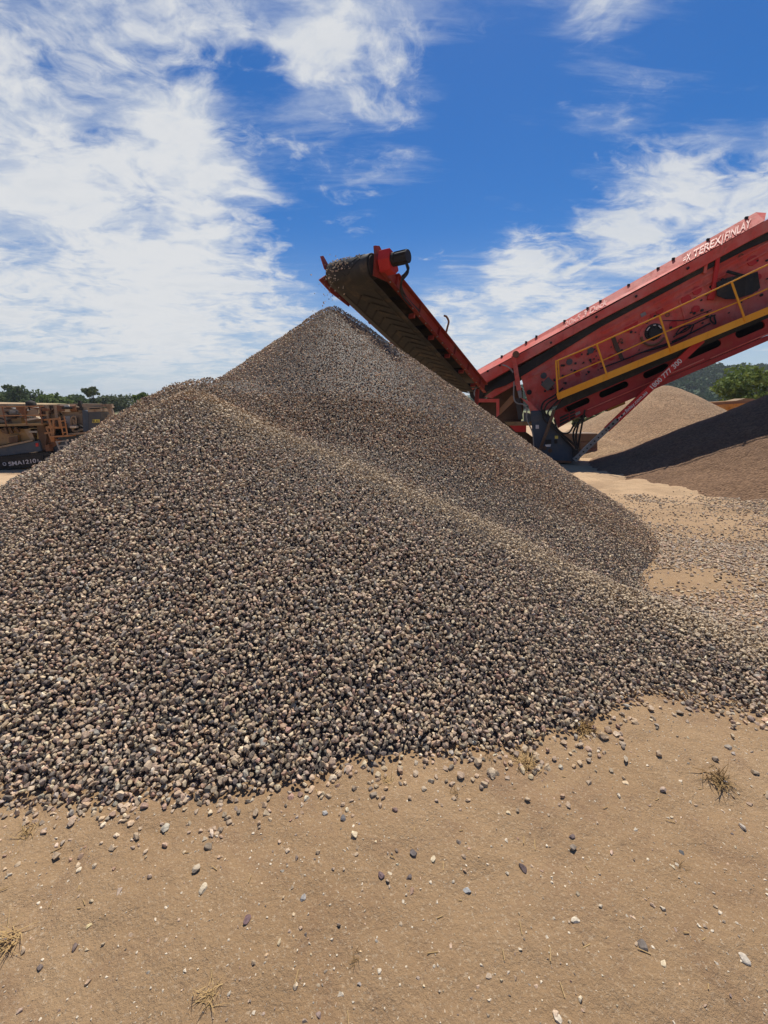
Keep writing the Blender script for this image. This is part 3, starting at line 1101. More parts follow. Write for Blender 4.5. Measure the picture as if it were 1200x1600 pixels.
def build_screener():
    root = thing('screening_machine', A0, 'long red tilted screening machine with yellow handrails standing right of the heap', 'screening machine')
    Sd = VN
    # --- screen box
    side = [(813, 584), (940, 508), (1096, 423), (1290, 320), (1330, 340), (1330, 440), (1200, 496), (1040, 564), (872, 632), (846, 645), (829, 641), (820, 612)]
    box = obj('screen_box', MB().prism(SP(side, 0.06), Sd * 2.1), M['red'], root, bevel=0.008)
    rib = MB()
    for a, b in (((823, 592), (1290, 345)), ((940, 519), (1290, 331))):
        rib.bar(S(*a, 0.03), S(*b, 0.03), 0.05, 0.035)
    for a, b in (((1062, 470), (1074, 512)), ((1000, 540), (985, 565)), ((905, 575), (912, 604))):
        rib.bar(S(*a, 0.04), S(*b, 0.04), 0.04, 0.03)
    objs('side_rib', rib, M['red'], box)
    bolts = MB()
    rng = random.Random(4)
    for _ in range(90):
        t = rng.random()
        x = 830 + 420 * t
        ytop = 590 - (x - 823) * 0.53 + 8
        ybot = 628 - (x - 850) * 0.425 - 14
        y = ytop + (ybot - ytop) * rng.random()
        bolts.disc(S(x, y, 0.045), Sd, rng.choice((0.016, 0.022, 0.032)), 0.05, 8)
    objs('bolt_head', bolts, M['black'], box)
    for x, y in ((849.5, 587), (889.6, 565.5), (923, 547.7)):
        c = S(x, y, 0.04)
        mb = MB()
        mb.tube([c - Sd * 0.02, c + Sd * 0.02], 0.085, 8)
        obj('dark_cap', mb, M['cap'], box)
    for x, y, r in ((903, 554, .085), (903, 583, .085), (929, 570, .085), (955, 558, .085), (982, 512.6, .10), (992, 505, .07), (1030.7, 485.5, .085), (1020, 493, .06), (1052, 507, .085), (1087, 483, .085),
                    (1072, 468, .11), (1089, 454, .10), (1176, 407, .11), (1184, 433, .07)):
        c = S(x, y, 0.045)
        obj('red_cap', MB().disc(c, Sd, r, 0.03, 9), M['red_patch'], box)
    for x, y in ((970, 532), (1043, 492), (1158, 400)):
        c = S(x, y, 0.04)
        mb = MB()
        ring = [c + (UX * math.cos(k * math.pi / 6) + Vector((0, 0, 1)) * math.sin(k * math.pi / 6)) * 0.04 for k in range(13)]
        mb.tube(ring, 0.012, 6, cap=False)
        obj('lifting_eye', mb, M['rust'], box)
    # drive opening with flywheel
    c = S(1020, 522, 0.03)
    mb = MB().disc(c, Sd, 0.30, 0.05, 28)
    dr = obj('drive_plate', mb, M['red'], box)
    Z = Vector((0, 0, 1))
    mb = MB().disc(c + Z * 0.045 - Sd * 0.035, Sd, 0.20, 0.06, 24)
    obj('drive_hole', mb, M['black'], dr)
    mb = MB().disc(c + Z * 0.0 - Sd * 0.09, Sd, 0.12, 0.10, 18)
    for k in range(9):
        a = 2 * math.pi * k / 9
        mb.disc(c + (UX * math.cos(a) + Z * math.sin(a)) * 0.15 - Sd * 0.08, Sd, 0.022, 0.06, 8)
    obj('flywheel', mb, M['black'], dr)
    mb = MB()
    for a0, a1 in ((0.5, 1.1), (1.5, 1.8), (2.3, 2.9)):
        mb.tube([c + (UX * math.cos(a) + Z * math.sin(a)) * 0.165 - Sd * 0.10 + Z * 0.03 for a in np.linspace(a0, a1, 5)], 0.014, 6)
    objs('bare_steel_guard', mb, M['white'], dr)
    mb = MB()
    ring = [c + (UX * math.cos(a) + Z * math.sin(a)) * 0.27 - Sd * 0.06 for a in np.linspace(-2.9, -0.4, 14)]
    mb.tube(ring, 0.03, 6)
    obj('guard_rim', mb, M['rust'], dr)
    # information plates
    pl = obj('maker_plate', MB().prism(SP([(1000, 491), (1008, 487), (1010, 492), (1002, 496)], 0.05), Sd * -0.02), M['galv'], box)
    # --- top cover trough
    lo = [(730, 612), (743, 604), (760, 597), (940, 498.5), (1096, 417.5), (1168, 378), (1320, 300)]
    hi = [(1320, 268), (1195, 345), (940, 485), (727, 598)]
    cov = obj('top_cover', MB().prism(SP(lo + hi, -0.10), Sd * 2.35), M['red'], root, bevel=0.006)
    A, B = S(727, 597.5, -0.10), S(1320, 267, -0.10)
    C, D = S(734, 585, 0.22), S(1181, 331.5, 0.22)
    D2 = S(1197, 332.5, 0.22)
    E2 = S(1212, 334, 0.0)
    mb = MB()
    tp = [A, S(1195, 344.5, -0.10), D2, D, C]
    mb.prism(tp, Sd * 1.1)
    slope_face = obj('cover_slope', mb, M['red'], cov)
    mb = MB()
    for x, y in ((740, 577), (784, 557), (822, 535), (838, 526), (882, 502), (918, 482), (938, 471), (982, 446), (1028, 420), (1052, 405), (1106, 375), (1166, 341)):
        p = S(x, y, 0.20)
        mb.box(p, UX * 0.03, VN * 0.03, Vector((0, 0, 0.03)))
    objs('hinge_lug', mb, M['black'], cov)
    mb = MB()
    for x, y in ((861, 535.5), (932, 495.5), (994, 463), (1075, 419), (762, 580), (781, 571), (741, 596)):
        mb.disc(S(x, y, -0.12), Sd, 0.03, 0.05, 8)
    objs('cover_bolt', mb, M['black'], cov)

    def strip_text(name, txt, xa, xb, mat, frac=(0.2, 0.72)):
        # letters laid on the sloping face of the cover
        def low(x):
            return S(x, 597.5 + (x - 727) * (344.5 - 597.5) / (1195 - 727), -0.10)
        def high(x):
            return S(x, 585 + (x - 734) * (331.5 - 585) / (1181 - 734), 0.22)
        xd = (low(xb) - low(xa)).normalized()
        u = high(xa + 3) - low(xa)
        u = u - xd * u.dot(xd)
        nn = xd.cross(u.normalized())
        q = lettering(name, txt, (0, 0, 0), (1, 0, 0), (0, 1, 0), 1.0, mat, cov, bold=0.014, depth=0.0)
        base = world_loc(cov)
        co = np.array([v.co[:] for v in q.data.vertices]) + np.array(base)[None]
        wd, hh = co[:, 0].max(), 0.72
        for v, c in zip(q.data.vertices, co):
            x = xa + (xb - xa) * c[0] / wd
            f = frac[0] + (frac[1] - frac[0]) * c[1] / hh
            lo_, hi_ = low(x), high(x + 3)
            v.co = lo_ + (hi_ - lo_) * f + nn * 0.014 - base
    strip_text('faded_lettering', '20x5 3 Deck', 881, 948, M['faded_white'], (0.12, 0.74))
    strip_text('brand_lettering', 'TEREX', 1082, 1126, M['faded_white'], (0.1, 0.72))
    strip_text('brand_lettering', '|', 1126.5, 1128.5, M['faded_white'], (0.1, 0.72))
    strip_text('brand_lettering', 'FINLAY', 1131, 1172, M['faded_white'], (0.1, 0.72))
    strip_text('brand_emblem', '=X', 1066, 1078, M['faded_white'], (0.1, 0.72))
    # rubber seal between cover and box
    obj('rubber_seal', MB().prism(SP([(760, 612), (800, 580), (940, 498), (1096, 417), (1168, 378), (1320, 298), (1320, 322), (1168, 389), (1096, 426), (940, 510), (815, 588), (790, 602)], 0.0), Sd * 1.5), M['rubber'], root)
    obj('rubber_skirt', MB().prism(SP([(733, 612), (762, 596), (808, 570), (806, 580), (780, 598), (757, 616), (748, 632), (735, 620)], 0.25), Sd * 1.0), M['rubber'], root)
    # --- front support frame
    fr = obj('front_frame', MB().prism(SP([(745, 623), (780, 623), (780, 648), (775.5, 652), (775.5, 628.5), (745, 628.5)], -0.28), Sd * 0.14), M['red'], root, bevel=0.004)
    obj('diagonal_beam', MB().prism(SP([(757, 620), (803, 586), (806, 601), (768, 622)], 0.10), Sd * 0.2), M['red'], fr, bevel=0.004)
    obj('diagonal_beam', MB().prism(SP([(779, 640), (800, 617), (804, 626), (780, 649)], -0.10), Sd * 0.2), M['rust_orange'], fr, bevel=0.004)
    obj('dark_panel', MB().prism(SP([(748, 630), (800, 600), (816, 606), (818, 640), (812, 668), (842, 690), (842, 720), (760, 720)], 0.75), Sd * 0.1), M['brown'], fr)
    arm = obj('lift_arm', MB().prism(SP([(799, 556), (806, 555), (814.5, 609), (807.5, 611)], -0.22), Sd * 0.1), M['red'], root, bevel=0.004)
    obj('arm_pivot', MB().disc(S(806, 554, -0.17), Sd, 0.09, 0.16, 14), M['rust'], arm)
    obj('arm_foot', MB().prism(SP([(808.5, 611), (814.5, 609.5), (815.5, 621), (811, 622)], -0.24), Sd * 0.13), M['galv'], arm)
    obj('lower_bracket', MB().prism(SP([(813, 621), (828, 628), (841, 641), (843, 647), (829, 647), (826, 634)], -0.20), Sd * 0.16), M['red'], root, bevel=0.004)
    obj('hole_plug', MB().disc(S(827, 613, 0.02), Sd, 0.07, 0.1, 10), M['black'], box)
    obj('red_box', MB().prism(SP([(796, 665), (822, 665), (822, 675), (806, 675)], -0.1), Sd * 0.5), M['red_bright'], root)
    obj('cross_tray', MB().prism(SP([(788, 659), (833, 659), (833, 665), (793, 665)], -0.15), Sd * 0.8), M['ochre'], root)
    obj('hanging_tube', MB().prism(SP([(804, 622), (813, 622), (817, 655), (810, 655)], 0.1), Sd * 0.15), M['cap'], root)
    obj('canvas_sheet', MB().prism(SP([(818, 644), (829, 646), (836, 659), (818, 659)], 0.2), Sd * 0.05), M['grey'], root)
    # --- bright arm, flap
    obj('bright_strut', MB().prism(SP([(1122, 384), (1128, 382), (1118, 462), (1116, 468), (1106, 468), (1107, 462), (1112, 455)], -0.05), Sd * 0.08), M['red_bright'], root, bevel=0.004)
    obj('short_strut', MB().prism(SP([(1104, 393), (1109, 391), (1104, 427), (1099, 427)], -0.03), Sd * 0.08), M['red'], root)
    flap = MB()
    top = [(1120, 441), (1136, 434), (1150, 431), (1166, 430), (1178, 426), (1184, 424)]
    bot = [(1121, 462), (1134, 467), (1148, 467), (1164, 463), (1176, 459), (1188, 450)]
    for i in range(5):
        v = [-0.10, -0.16, -0.09, -0.17, -0.10, -0.12]
        flap.prism([S(*top[i], v[i]), S(*top[i + 1], v[i + 1]), S(*bot[i + 1], v[i + 1] - 0.06), S(*bot[i], v[i] - 0.06)], Sd * 0.03)
    obj('rubber_flap', flap, M['rubber'], root)
    obj('flap_bar', MB().bar(S(1136, 424, -0.1), S(1172, 434, -0.1), 0.05, 0.05), M['black'], root)
    # --- hoses over the side
    hz = MB()
    for pts, r in (([(1036, 501), (1070, 500), (1096, 490), (1112, 484)], .012), ([(1052, 527), (1074, 512), (1098, 500), (1118, 492)], .018), ([(1050, 534), (1080, 520), (1110, 505)], .022),
                   ([(1056, 523), (1072, 517), (1080, 508), (1064, 512), (1056, 522)], .016), ([(1000, 552), (1040, 540), (1074, 524), (1084, 508)], .015),
                   ([(1112, 492), (1110, 500), (1118, 506), (1116, 494)], .018), ([(940, 575), (975, 562), (1010, 548), (1045, 536)], .02)):
        hz.tube(smooth_pts([S(x, y, -0.03) for x, y in pts]), r, 6)
    objs('side_hose', hz, M['rubber'], root)
    obj('drain_channel', MB().prism(SP([(955, 527), (961, 525), (964, 534), (975, 560), (970, 562), (959, 540)], 0.0), Sd * 0.05), M['brown'], box)
    hz = MB()
    for pts in ([(852, 650), (846, 640), (850, 628), (866, 618), (880, 606)], [(856, 652), (851, 642), (856, 630), (872, 620)], [(862, 655), (856, 645), (866, 632), (876, 622)],
                [(848, 640), (850, 655), (868, 672), (888, 692), (900, 706)], [(866, 655), (872, 672), (890, 688), (902, 700)], [(862, 660), (880, 680), (900, 698)],
                [(898, 660), (890, 675), (880, 677), (872, 672)], [(906, 655), (900, 680), (902, 700)], [(914, 640), (908, 670), (902, 704)], [(912, 650), (896, 675), (900, 702)]):
        hz.tube(smooth_pts([S(x, y, -0.32) for x, y in pts]), 0.026, 6)
    objs('leg_hose', hz, M['rubber'], root)
    hz = MB()
    for pts in ([(803, 596), (803, 622), (808, 630), (818, 632), (823, 640), (823, 655), (832, 676), (834, 700)], [(785, 570), (795, 574), (802, 582)], [(744, 606), (741, 614), (744, 622)]):
        hz.tube(smooth_pts([S(x, y, -0.30) for x, y in pts]), 0.020, 6)
    objs('front_hose', hz, M['galv'], root)
    obj('oil_pipe', MB().tube([S(866, 640, -0.40), S(855, 672, -0.40), S(843, 705, -0.40)], 0.045, 8), M['brown'], root)
    # --- walkway
    vw = -0.62
    wk = obj('walkway', MB().prism([S(870, 617, vw), S(1200, 481, vw), S(1330, 427, vw), S(1330, 432, vw), S(1200, 487, vw), S(871, 622, vw)], Sd * 0.60), M['black'], root)
    obj('toe_board', MB().prism(SP([(869, 615), (1200, 479.5), (1330, 425), (1330, 437), (1200, 491), (872, 625)], vw - 0.03), Sd * 0.03), M['yellow'], wk)
    rl = MB()
    top = [(868.5, 564.5), (932, 538), (1031, 493), (1144, 440), (1330, 352)]
    mid = [(868.5, 594), (940, 564), (1039, 519), (1154, 471.5), (1330, 392)]
    for a, b in zip(top[:-1], top[1:]):
        rl.tube([S(*a, vw), S(*b, vw)], 0.017, 7)
    for a, b in zip(mid[:-1], mid[1:]):
        rl.tube([S(*a, vw), S(*b, vw)], 0.015, 7)
    obj('handrail', rl, M['yellow'], wk)
    for a, b in (((868.5, 563), (872, 622)), ((932, 537), (950, 591)), ((1030, 492), (1049, 550)), ((1143, 440), (1165, 502)), ((1275, 377), (1296, 445))):
        obj('rail_post', MB().tube([S(*a, vw - 0.04), S(*b, vw - 0.04)], 0.022, 7), M['yellow'], wk)
    obj('rail_post', MB().tube([S(872, 563, vw + 0.5), S(874, 592, vw + 0.5)], 0.022, 7), M['yellow'], wk)
    obj('end_rail', MB().tube([S(868.5, 564.5, vw), S(872, 563, vw + 0.5)], 0.017, 7), M['yellow'], wk)
    gb = MB()
    p = S(856, 600, -0.35)
    q = S(866, 590, -0.35)
    t = (q - p).normalized(); w = t.cross(VN).normalized()
    gb.box(p, t * 0.13, VN * 0.10, w * 0.13)
    obj('control_box', gb, M['cap'], root, bevel=0.01)
    # --- chassis: side beam with long slots cut right through
    vb = 0.02
    outline = SP([(862, 643), (960, 601), (1098, 537), (1200, 492), (1330, 436), (1330, 476), (1200, 523), (1085, 572), (962, 624), (913, 646), (872, 669)], vb)
    holes = [slot(886, 640, 917, 626, 9.5, vb), slot(941, 616.5, 977, 600.5, 10, vb), slot(1010, 586, 1040, 572.5, 10.5, vb), slot(1078, 555, 1121, 536, 12, vb), slot(1155, 522, 1189, 507.5, 12.5, vb),
             slot(1225, 492, 1265, 475, 13, vb)]
    ch = obj('chassis_beam', MB().prism(outline, Sd * 0.05, holes), M['red_deep'], root)
    obj('slot_backing', MB().prism(SP([(880, 628), (1200, 482), (1330, 428), (1330, 462), (1200, 510), (980, 606), (890, 646)], 0.95), Sd * 0.1), M['black'], ch)  # black plate added so the slots look shaded inside
    obj('far_chassis_beam', MB().prism(SP([(872, 640), (1200, 494), (1330, 438), (1330, 474), (1200, 521), (872, 664)], 1.45), Sd * 0.06), M['red_deep'], ch)
    obj('bottom_flange', MB().prism(SP([(913, 645), (962, 623.5), (1085, 573), (1200, 524), (1330, 477), (1330, 484), (1200, 532.5), (1085, 581), (962, 634), (918, 653)], -0.02), Sd * 0.16), M['red_deep'], ch)
    obj('belt_underside', MB().prism(SP([(905, 650), (962, 626), (1085, 575), (1200, 526), (1330, 479), (1330, 483), (1200, 531), (1085, 580), (962, 632), (908, 655)], 0.2), Sd * 1.1), M['rubber'], ch)
    gl = MB()
    for k in range(3):
        gl.prism(SP([(874, 652 + k * 5), (888, 645.5 + k * 4.8), (889, 648 + k * 4.8), (875, 655 + k * 5)], vb - 0.01), Sd * -0.015)
    for k in range(3):
        gl.prism(SP([(890, 645 + k * 4.6), (898, 641.5 + k * 4.4), (899, 644 + k * 4.4), (891, 647.5 + k * 4.6)], vb - 0.01), Sd * -0.015)
    objs('vent_slot', gl, M['black'], ch)
    obj('maker_plate', MB().prism(SP([(899, 645.5), (906, 642), (907, 646), (900, 649.5)], vb - 0.012), Sd * -0.01), M['galv'], ch)
    fr2 = MB()
    for x0, y0, x1, y1 in ((918, 636, 1100, 556), (1110, 556, 1200, 516)):
        fr2.bar(S(x0, y0 + 4, -0.01), S(x1, y1 + 5, -0.01), 0.03, 0.03)
    objs('beam_lip', fr2, M['red'], ch)
    # one dark block under the walkway
    dark_mb = MB()
    dark_mb.prism(SP([(880, 622), (1200, 489), (1330, 436), (1330, 442), (1200, 497), (962, 600), (866, 642)], -0.30), Sd * 0.3)
    obj('dark_underblock', dark_mb, M['rubber'], root)
    yb = obj('yellow_box', MB().prism(SP([(946, 637), (976, 624), (977.5, 631), (949.5, 643)], 0.35), Sd * 0.5), M['yellow_box'], root, bevel=0.01)
    obj('box_end', MB().prism(SP([(943, 636), (947, 636.5), (950, 643), (947, 641)], 0.33), Sd * 0.45), M['black'], yb)
    # --- brace strut with telephone number
    vs = -0.34
    a, b = S(897, 719, vs), S(1096, 531, vs)
    dirn = (b - a).normalized()
    wv = VN.cross(dirn).normalized()
    def strut(p0, p1, w):
        return MB().box((p0 + p1) / 2, (p1 - p0) / 2, VN * 0.05, wv * w / 2)
    j = S(947.5, 671, vs)
    j = a + dirn * (j - a).dot(dirn)
    br = obj('brace_strut', strut(j, b, 0.165), M['red_bright'], root, bevel=0.006)
    low = obj('galvanised_strut', strut(a, j + dirn * 0.35, 0.125), M['galv'], br, bevel=0.004)
    mb = MB()
    L = (j - a).length
    for k in range(9):
        mb.disc(a + dirn * L * (0.06 + 0.115 * k) - VN * 0.05, VN, 0.022, 0.02, 8)
    objs('pin_hole', mb, M['black'], low)
    mb = MB()
    for k in range(4):
        mb.disc(j + dirn * (0.06 + 0.14 * k) - VN * 0.05, VN, 0.03, 0.02, 8)
    objs('pin_hole', mb, M['black'], br)
    def along(px, py):
        p = S(px, py, vs)
        return a + dirn * (p - a).dot(dirn)
    up = wv if wv.z > 0 else -wv
    t0, t1 = along(963, 657), along(1009, 612.5)
    lettering('web_lettering', 'www.finlay.com.au', t0 - up * 0.035 - VN * 0.055, dirn, up, 0.125, M['white'], br, bold=0.012, width=(t1 - t0).length)
    t0, t1 = along(1015, 607.5), along(1062, 562)
    lettering('phone_lettering', '1800 777 300', t0 - up * 0.055 - VN * 0.055, dirn, up, 0.16, M['white'], br, bold=0.02, width=(t1 - t0).length)
    # --- leg
    leg = obj('jack_leg', MB().prism(SP([(829, 642), (849.5, 641), (862, 657), (898, 705), (905, 716), (893, 722.5), (868, 721.5), (847, 707), (833, 694)], -0.22), Sd * 1.6), M['navy'], root, bevel=0.012)
    obj('leg_opening', MB().prism(SP([(852, 687), (861.5, 687), (861.5, 694), (852, 694)], -0.235), Sd * 0.02), M['black'], leg)
    obj('white_stain', MB().prism(SP([(851.5, 695), (861, 694), (860, 698), (853, 698)], -0.235), Sd * 0.02), M['white'], leg)
    for x, y in ((851, 700), (859.5, 704)):
        obj('round_hole', MB().disc(S(x, y, -0.225), Sd, 0.06, 0.02, 14), M['brown'], leg)
    obj('paper_label', MB().prism(SP([(837, 664), (842, 664), (842, 670), (837, 670)], -0.235), Sd * 0.02), M['white'], leg)
    obj('yellow_label', MB().prism(SP([(867, 681), (872, 681), (872, 685.5), (867, 685.5)], -0.235), Sd * 0.02), M['sticker'], leg)
    obj('small_socket', MB().prism(SP([(866, 687), (871, 687), (871, 693), (866, 693)], -0.25), Sd * 0.04), M['black'], leg)
    obj('bottom_edge', MB().prism(SP([(862, 719), (893, 720.5), (893, 723.5), (868, 723)], -0.24), Sd * 1.62), M['rust'], leg)
    obj('strut_foot', MB().prism(SP([(895, 704), (904, 702), (906, 718), (897, 721)], -0.36), Sd * 0.2), M['black'], leg)
    # hidden behind the heap: the machine's wheels and frame carry it on the ground
    wb = MB()
    g = A0 + UX * -0.35 + VN * 0.6
    wb.box(g + Vector((0, 0, 0.14)), UX * 0.35, VN * 0.75, Vector((0, 0, 0.13)))
    obj('ground_skid', wb, M['black'], root)
    return root


build_screener()

# ------------------------------------------------------------------ discharge conveyor
def build_conveyor():
    tail = ray_at(728, 611, 11.4)
    head = Vector((-0.50, 7.30, 3.68))
    L = (head - tail).length
    t = (head - tail).normalized()
    w = Vector((t.y, -t.x, 0)).normalized()
    if w.y > 0:
        w = -w                               # towards the camera's right
    h = w.cross(t)
    if h.z < 0:
        h = -h

    def Cv(s, a, b):
        """s metres back from the head drum, a across, b above"""
        return head - t * s + w * a + h * b
    root = thing('conveyor', Vector((tail.x, tail.y, 0)), 'red side conveyor with a black chevron belt dropping stone on the heap', 'conveyor')
    r, bw = 0.185, 0.40
    prof = [(0.0 + L, 0.20)] + [(s, 0.20) for s in np.linspace(L - 0.5, 0.25, 14)]
    for k in range(13):
        a = math.pi / 2 - math.pi * k / 12
        prof.append((-math.cos(a) * r * 1.0, 0.015 + r * math.sin(a)))
    prof += [(s, -0.17) for s in np.linspace(0.2, L - 0.4, 26)]
    mb = MB()
    na = 8
    pts, fc = [], []
    for (s, b) in prof:
        for i in range(na + 1):
            a = -bw + 2 * bw * i / na
            tr = 0.05 * (abs(a) / bw) ** 2 if (b > 0.15 and s > 0.3) else 0
            pts.append(Cv(s, a, b + tr))
    for j in range(len(prof) - 1):
        for i in range(na):
            k = j * (na + 1) + i
            fc.append((k, k + 1, k + na + 2, k + na + 1))
    mb.poly(pts, fc)
    belt = obj('belt', mb, M['belt'], root, smooth=True)
    md = belt.modifiers.new('thickness', 'SOLIDIFY'); md.thickness = 0.014; md.offset = 0
    # chevron cleats
    mb = MB()
    for k in range(26):
        s = 0.35 + k * 0.24
        if s > L - 0.5:
            break
        for sg in (-1, 1):
            p0, p1 = Cv(s - 0.02, sg * 0.02, -0.178), Cv(s + 0.21, sg * 0.27, -0.178)
            mb.bar(p0, p1, 0.028, 0.016, up=h)
    for k in range(6):
        an = 0.15 + k * 0.45
        for sg in (-1, 1):
            f = lambda a_, x_: head + w * x_ + t * (r + 0.005) * math.sin(a_) + h * ((r + 0.005) * math.cos(a_) + 0.015)
            mb.bar(f(an, sg * 0.02), f(an - 0.55, sg * 0.15), 0.02, 0.014, up=t * math.sin(an) + h * math.cos(an))
            mb.bar(f(an - 0.55, sg * 0.15), f(an - 1.0, sg * 0.27), 0.02, 0.014, up=t * math.sin(an) + h * math.cos(an))
    objs('chevron_cleat', mb, M['rubber'], belt)
    mb = MB()
    for sg in (-1, 1):
        mb.bar(Cv(0.25, sg * 0.30, -0.180), Cv(L - 0.5, sg * 0.30, -0.180), 0.02, 0.006, up=h)
    objs('belt_border', mb, M['black'], belt)
    obj('head_drum', MB().disc(head + h * 0.015, w, r - 0.02, 0.86, 24), M['rubber'], root, smooth=True)
    # side rails: C-channels
    for sg in (-1, 1):
        mb = MB()
        x = sg * 0.49
        mb.bar(Cv(0.02, x, 0.055), Cv(L, x, 0.055), 0.018, 0.20, up=h)
        mb.bar(Cv(0.02, x + sg * 0.045, -0.050), Cv(L, x + sg * 0.045, -0.050), 0.085, 0.014, up=h)
        mb.bar(Cv(0.45, x + sg * 0.045, 0.165), Cv(L, x + sg * 0.045, 0.165), 0.085, 0.014, up=h)
        rail = obj('side_rail', mb, M['red_conveyor'] if sg > 0 else M['red_conveyor'], root)
        mb = MB()
        for s in (0.5, 1.35, 2.2, 3.05, 3.9, 4.75):
            if s < L:
                mb.bar(Cv(s, x + sg * 0.03, -0.04), Cv(s, x + sg * 0.03, 0.155), 0.05, 0.014, up=t)
        objs('stiffener', mb, M['red_conveyor'], rail)
        mb = MB()
        for k in range(22):
            s = 0.3 + k * 0.26
            if s < L - 0.1:
                mb.disc(Cv(s, x + sg * 0.055, -0.06), h, 0.014, 0.022, 6)
        objs('rail_bolt', mb, M['galv'], rail)
    mb = MB()
    mb.prism([Cv(-0.14, -0.50, 0.06), Cv(-0.26, -0.52, 0.20), Cv(-0.20, -0.53, 0.25), Cv(0.10, -0.50, 0.10)], w * 0.02)
    mb.prism([Cv(-0.22, -0.50, -0.17), Cv(-0.10, -0.50, -0.02), Cv(0.6, -0.50, -0.05), Cv(0.6, -0.50, -0.16), Cv(0.1, -0.50, -0.20)], w * 0.02)
    objs('end_plate', mb, M['red_conveyor'], root)
    mb = MB()
    mb.prism([Cv(-0.06, 0.43, 0.12), Cv(-0.13, 0.43, 0.26), Cv(-0.02, 0.43, 0.33), Cv(0.08, 0.43, 0.30), Cv(0.10, 0.43, 0.12)], w * 0.03)
    mb.prism([Cv(-0.05, 0.455, -0.16), Cv(-0.10, 0.455, 0.12), Cv(0.14, 0.455, 0.12), Cv(0.30, 0.455, -0.04)], w * 0.02)
    objs('end_plate', mb, M['red_conveyor'], root)
    # idler brackets between belt and right rail
    for k in range(6):
        s = 1.25 + k * 0.82
        if s < L - 0.3:
            mb = MB()
            mb.bar(Cv(s, 0.38, -0.10), Cv(s, 0.50, -0.10), 0.05, 0.07, up=h)
            mb.bar(Cv(s, -0.50, -0.10), Cv(s, -0.38, -0.10), 0.05, 0.07, up=h)
            objs('idler_bracket', mb, M['red_conveyor'], root)
            obj('idler_roller', MB().disc(Cv(s, 0, -0.10), w, 0.045, 0.78, 12), M['black'], root)
    mb = MB()
    for k in range(5):
        s = 0.9 + k * 1.0
        if s < L:
            mb.bar(Cv(s, -0.48, 0.02), Cv(s, 0.48, 0.02), 0.10, 0.07, up=h)
    mb.prism([Cv(0.35, 0.41, 0.03), Cv(L - 0.2, 0.41, 0.03), Cv(L - 0.2, 0.41, 0.12), Cv(0.35, 0.41, 0.12)], w * 0.012)  # black strip paints the shaded gap between belt and rail
    objs('cross_member_and_gap_strip', mb, M['black'], root)
    # gearbox, motor and hoses on the head shaft
    gx = MB()
    g0 = 0.515
    gx.prism([Cv(-0.08, g0, 0.05), Cv(-0.09, g0, 0.20), Cv(0.09, g0, 0.21), Cv(0.24, g0, 0.05), Cv(0.17, g0, -0.05), Cv(0.02, g0, -0.06)], w * 0.20)
    gb = obj('gearbox_guard', gx, M['red_bright'], root, bevel=0.006)
    mc = Cv(0.04, g0 + 0.20, 0.10)
    mb = MB().tube([mc, mc + w * 0.05, mc + w * 0.05, mc + w * 0.24, mc + w * 0.24, mc + w * 0.27], [0.095, 0.095, 0.08, 0.08, 0.09, 0.09], 16)
    for k in range(6):
        a = k * math.pi / 3
        mb.bar(mc + w * 0.04 + (t * math.cos(a) + h * math.sin(a)) * 0.085, mc + w * 0.25 + (t * math.cos(a) + h * math.sin(a)) * 0.085, 0.02, 0.02)
    mot = obj('motor', mb, M['black'], root)
    mb = MB()
    e = mc + w * 0.24
    for k, o in enumerate((0.0, 0.05)):
        mb.tube(smooth_pts([e - h * 0.08, e + w * 0.07 - h * (0.20 + o), e + w * 0.0 - h * (0.30 + o), Cv(0.25, g0 + 0.28, -0.05 - o), Cv(0.50, g0 + 0.12, -0.10 + o), Cv(0.85, g0 + 0.04, -0.08 + o), Cv(1.3, g0 + 0.02, 0.02)]), 0.018, 7)
    objs('motor_hose', mb, M['rubber'], mot)
    mb = MB().tube(smooth_pts([Cv(2.5, 0.52, 0.16), Cv(2.45, 0.56, 0.30), Cv(2.42, 0.58, 0.40), Cv(2.30, 0.58, 0.43), Cv(2.2, 0.58, 0.40)]), 0.02, 7)
    obj('hook_bar', mb, M['rust'], root)
    # skirt plates along the top run
    mb = MB()
    for sg in (-1, 1):
        mb.prism([Cv(2.6, sg * 0.42, 0.18), Cv(L - 0.2, sg * 0.42, 0.18), Cv(L - 0.2, sg * 0.42, 0.26), Cv(2.6, sg * 0.42, 0.24)], w * 0.012)
    objs('skirt_plate', mb, M['red_conveyor'], root)
    # strut that carries the conveyor down to the ground behind the heap
    mb = MB()
    for sg in (-1, 1):
        mb.bar(Cv(L - 0.3, sg * 0.44, -0.07), Vector((tail.x, tail.y, 0.0)) + w * sg * 0.44 + t * 0.5, 0.08, 0.08)
    objs('support_leg', mb, M['red_conveyor'], root)
    # stone carried round the head and falling
    rng = np.random.default_rng(12)
    P, sz = [], []
    for _ in range(95):
        s, a = rng.uniform(0.0, 1.6), rng.normal(-0.12, 0.12)
        P.append(Cv(s, a, 0.235 + rng.uniform(0, 0.03))); sz.append(rng.uniform(0.02, 0.045))
    for _ in range(110):
        an = rng.uniform(0.1, 2.0)
        a = np.clip(rng.normal(-0.12, 0.13), -0.38, 0.38)
        P.append(head + w * a + t * (r + 0.022) * math.sin(an) + h * ((r + 0.022) * math.cos(an) + 0.015)); sz.append(rng.uniform(0.018, 0.042))
    apex = Vector(APEX)
    for _ in range(90):
        f = rng.random() ** 0.8
        p = (head + t * 0.3 - w * 0.15) * (1 - f) + (apex + Vector((0, 0, 0.05))) * f
        p += Vector(rng.normal(0, 0.09, 3)) + t * 0.12 * math.sin(f * 3.1)
        P.append(p); sz.append(rng.uniform(0.015, 0.035))
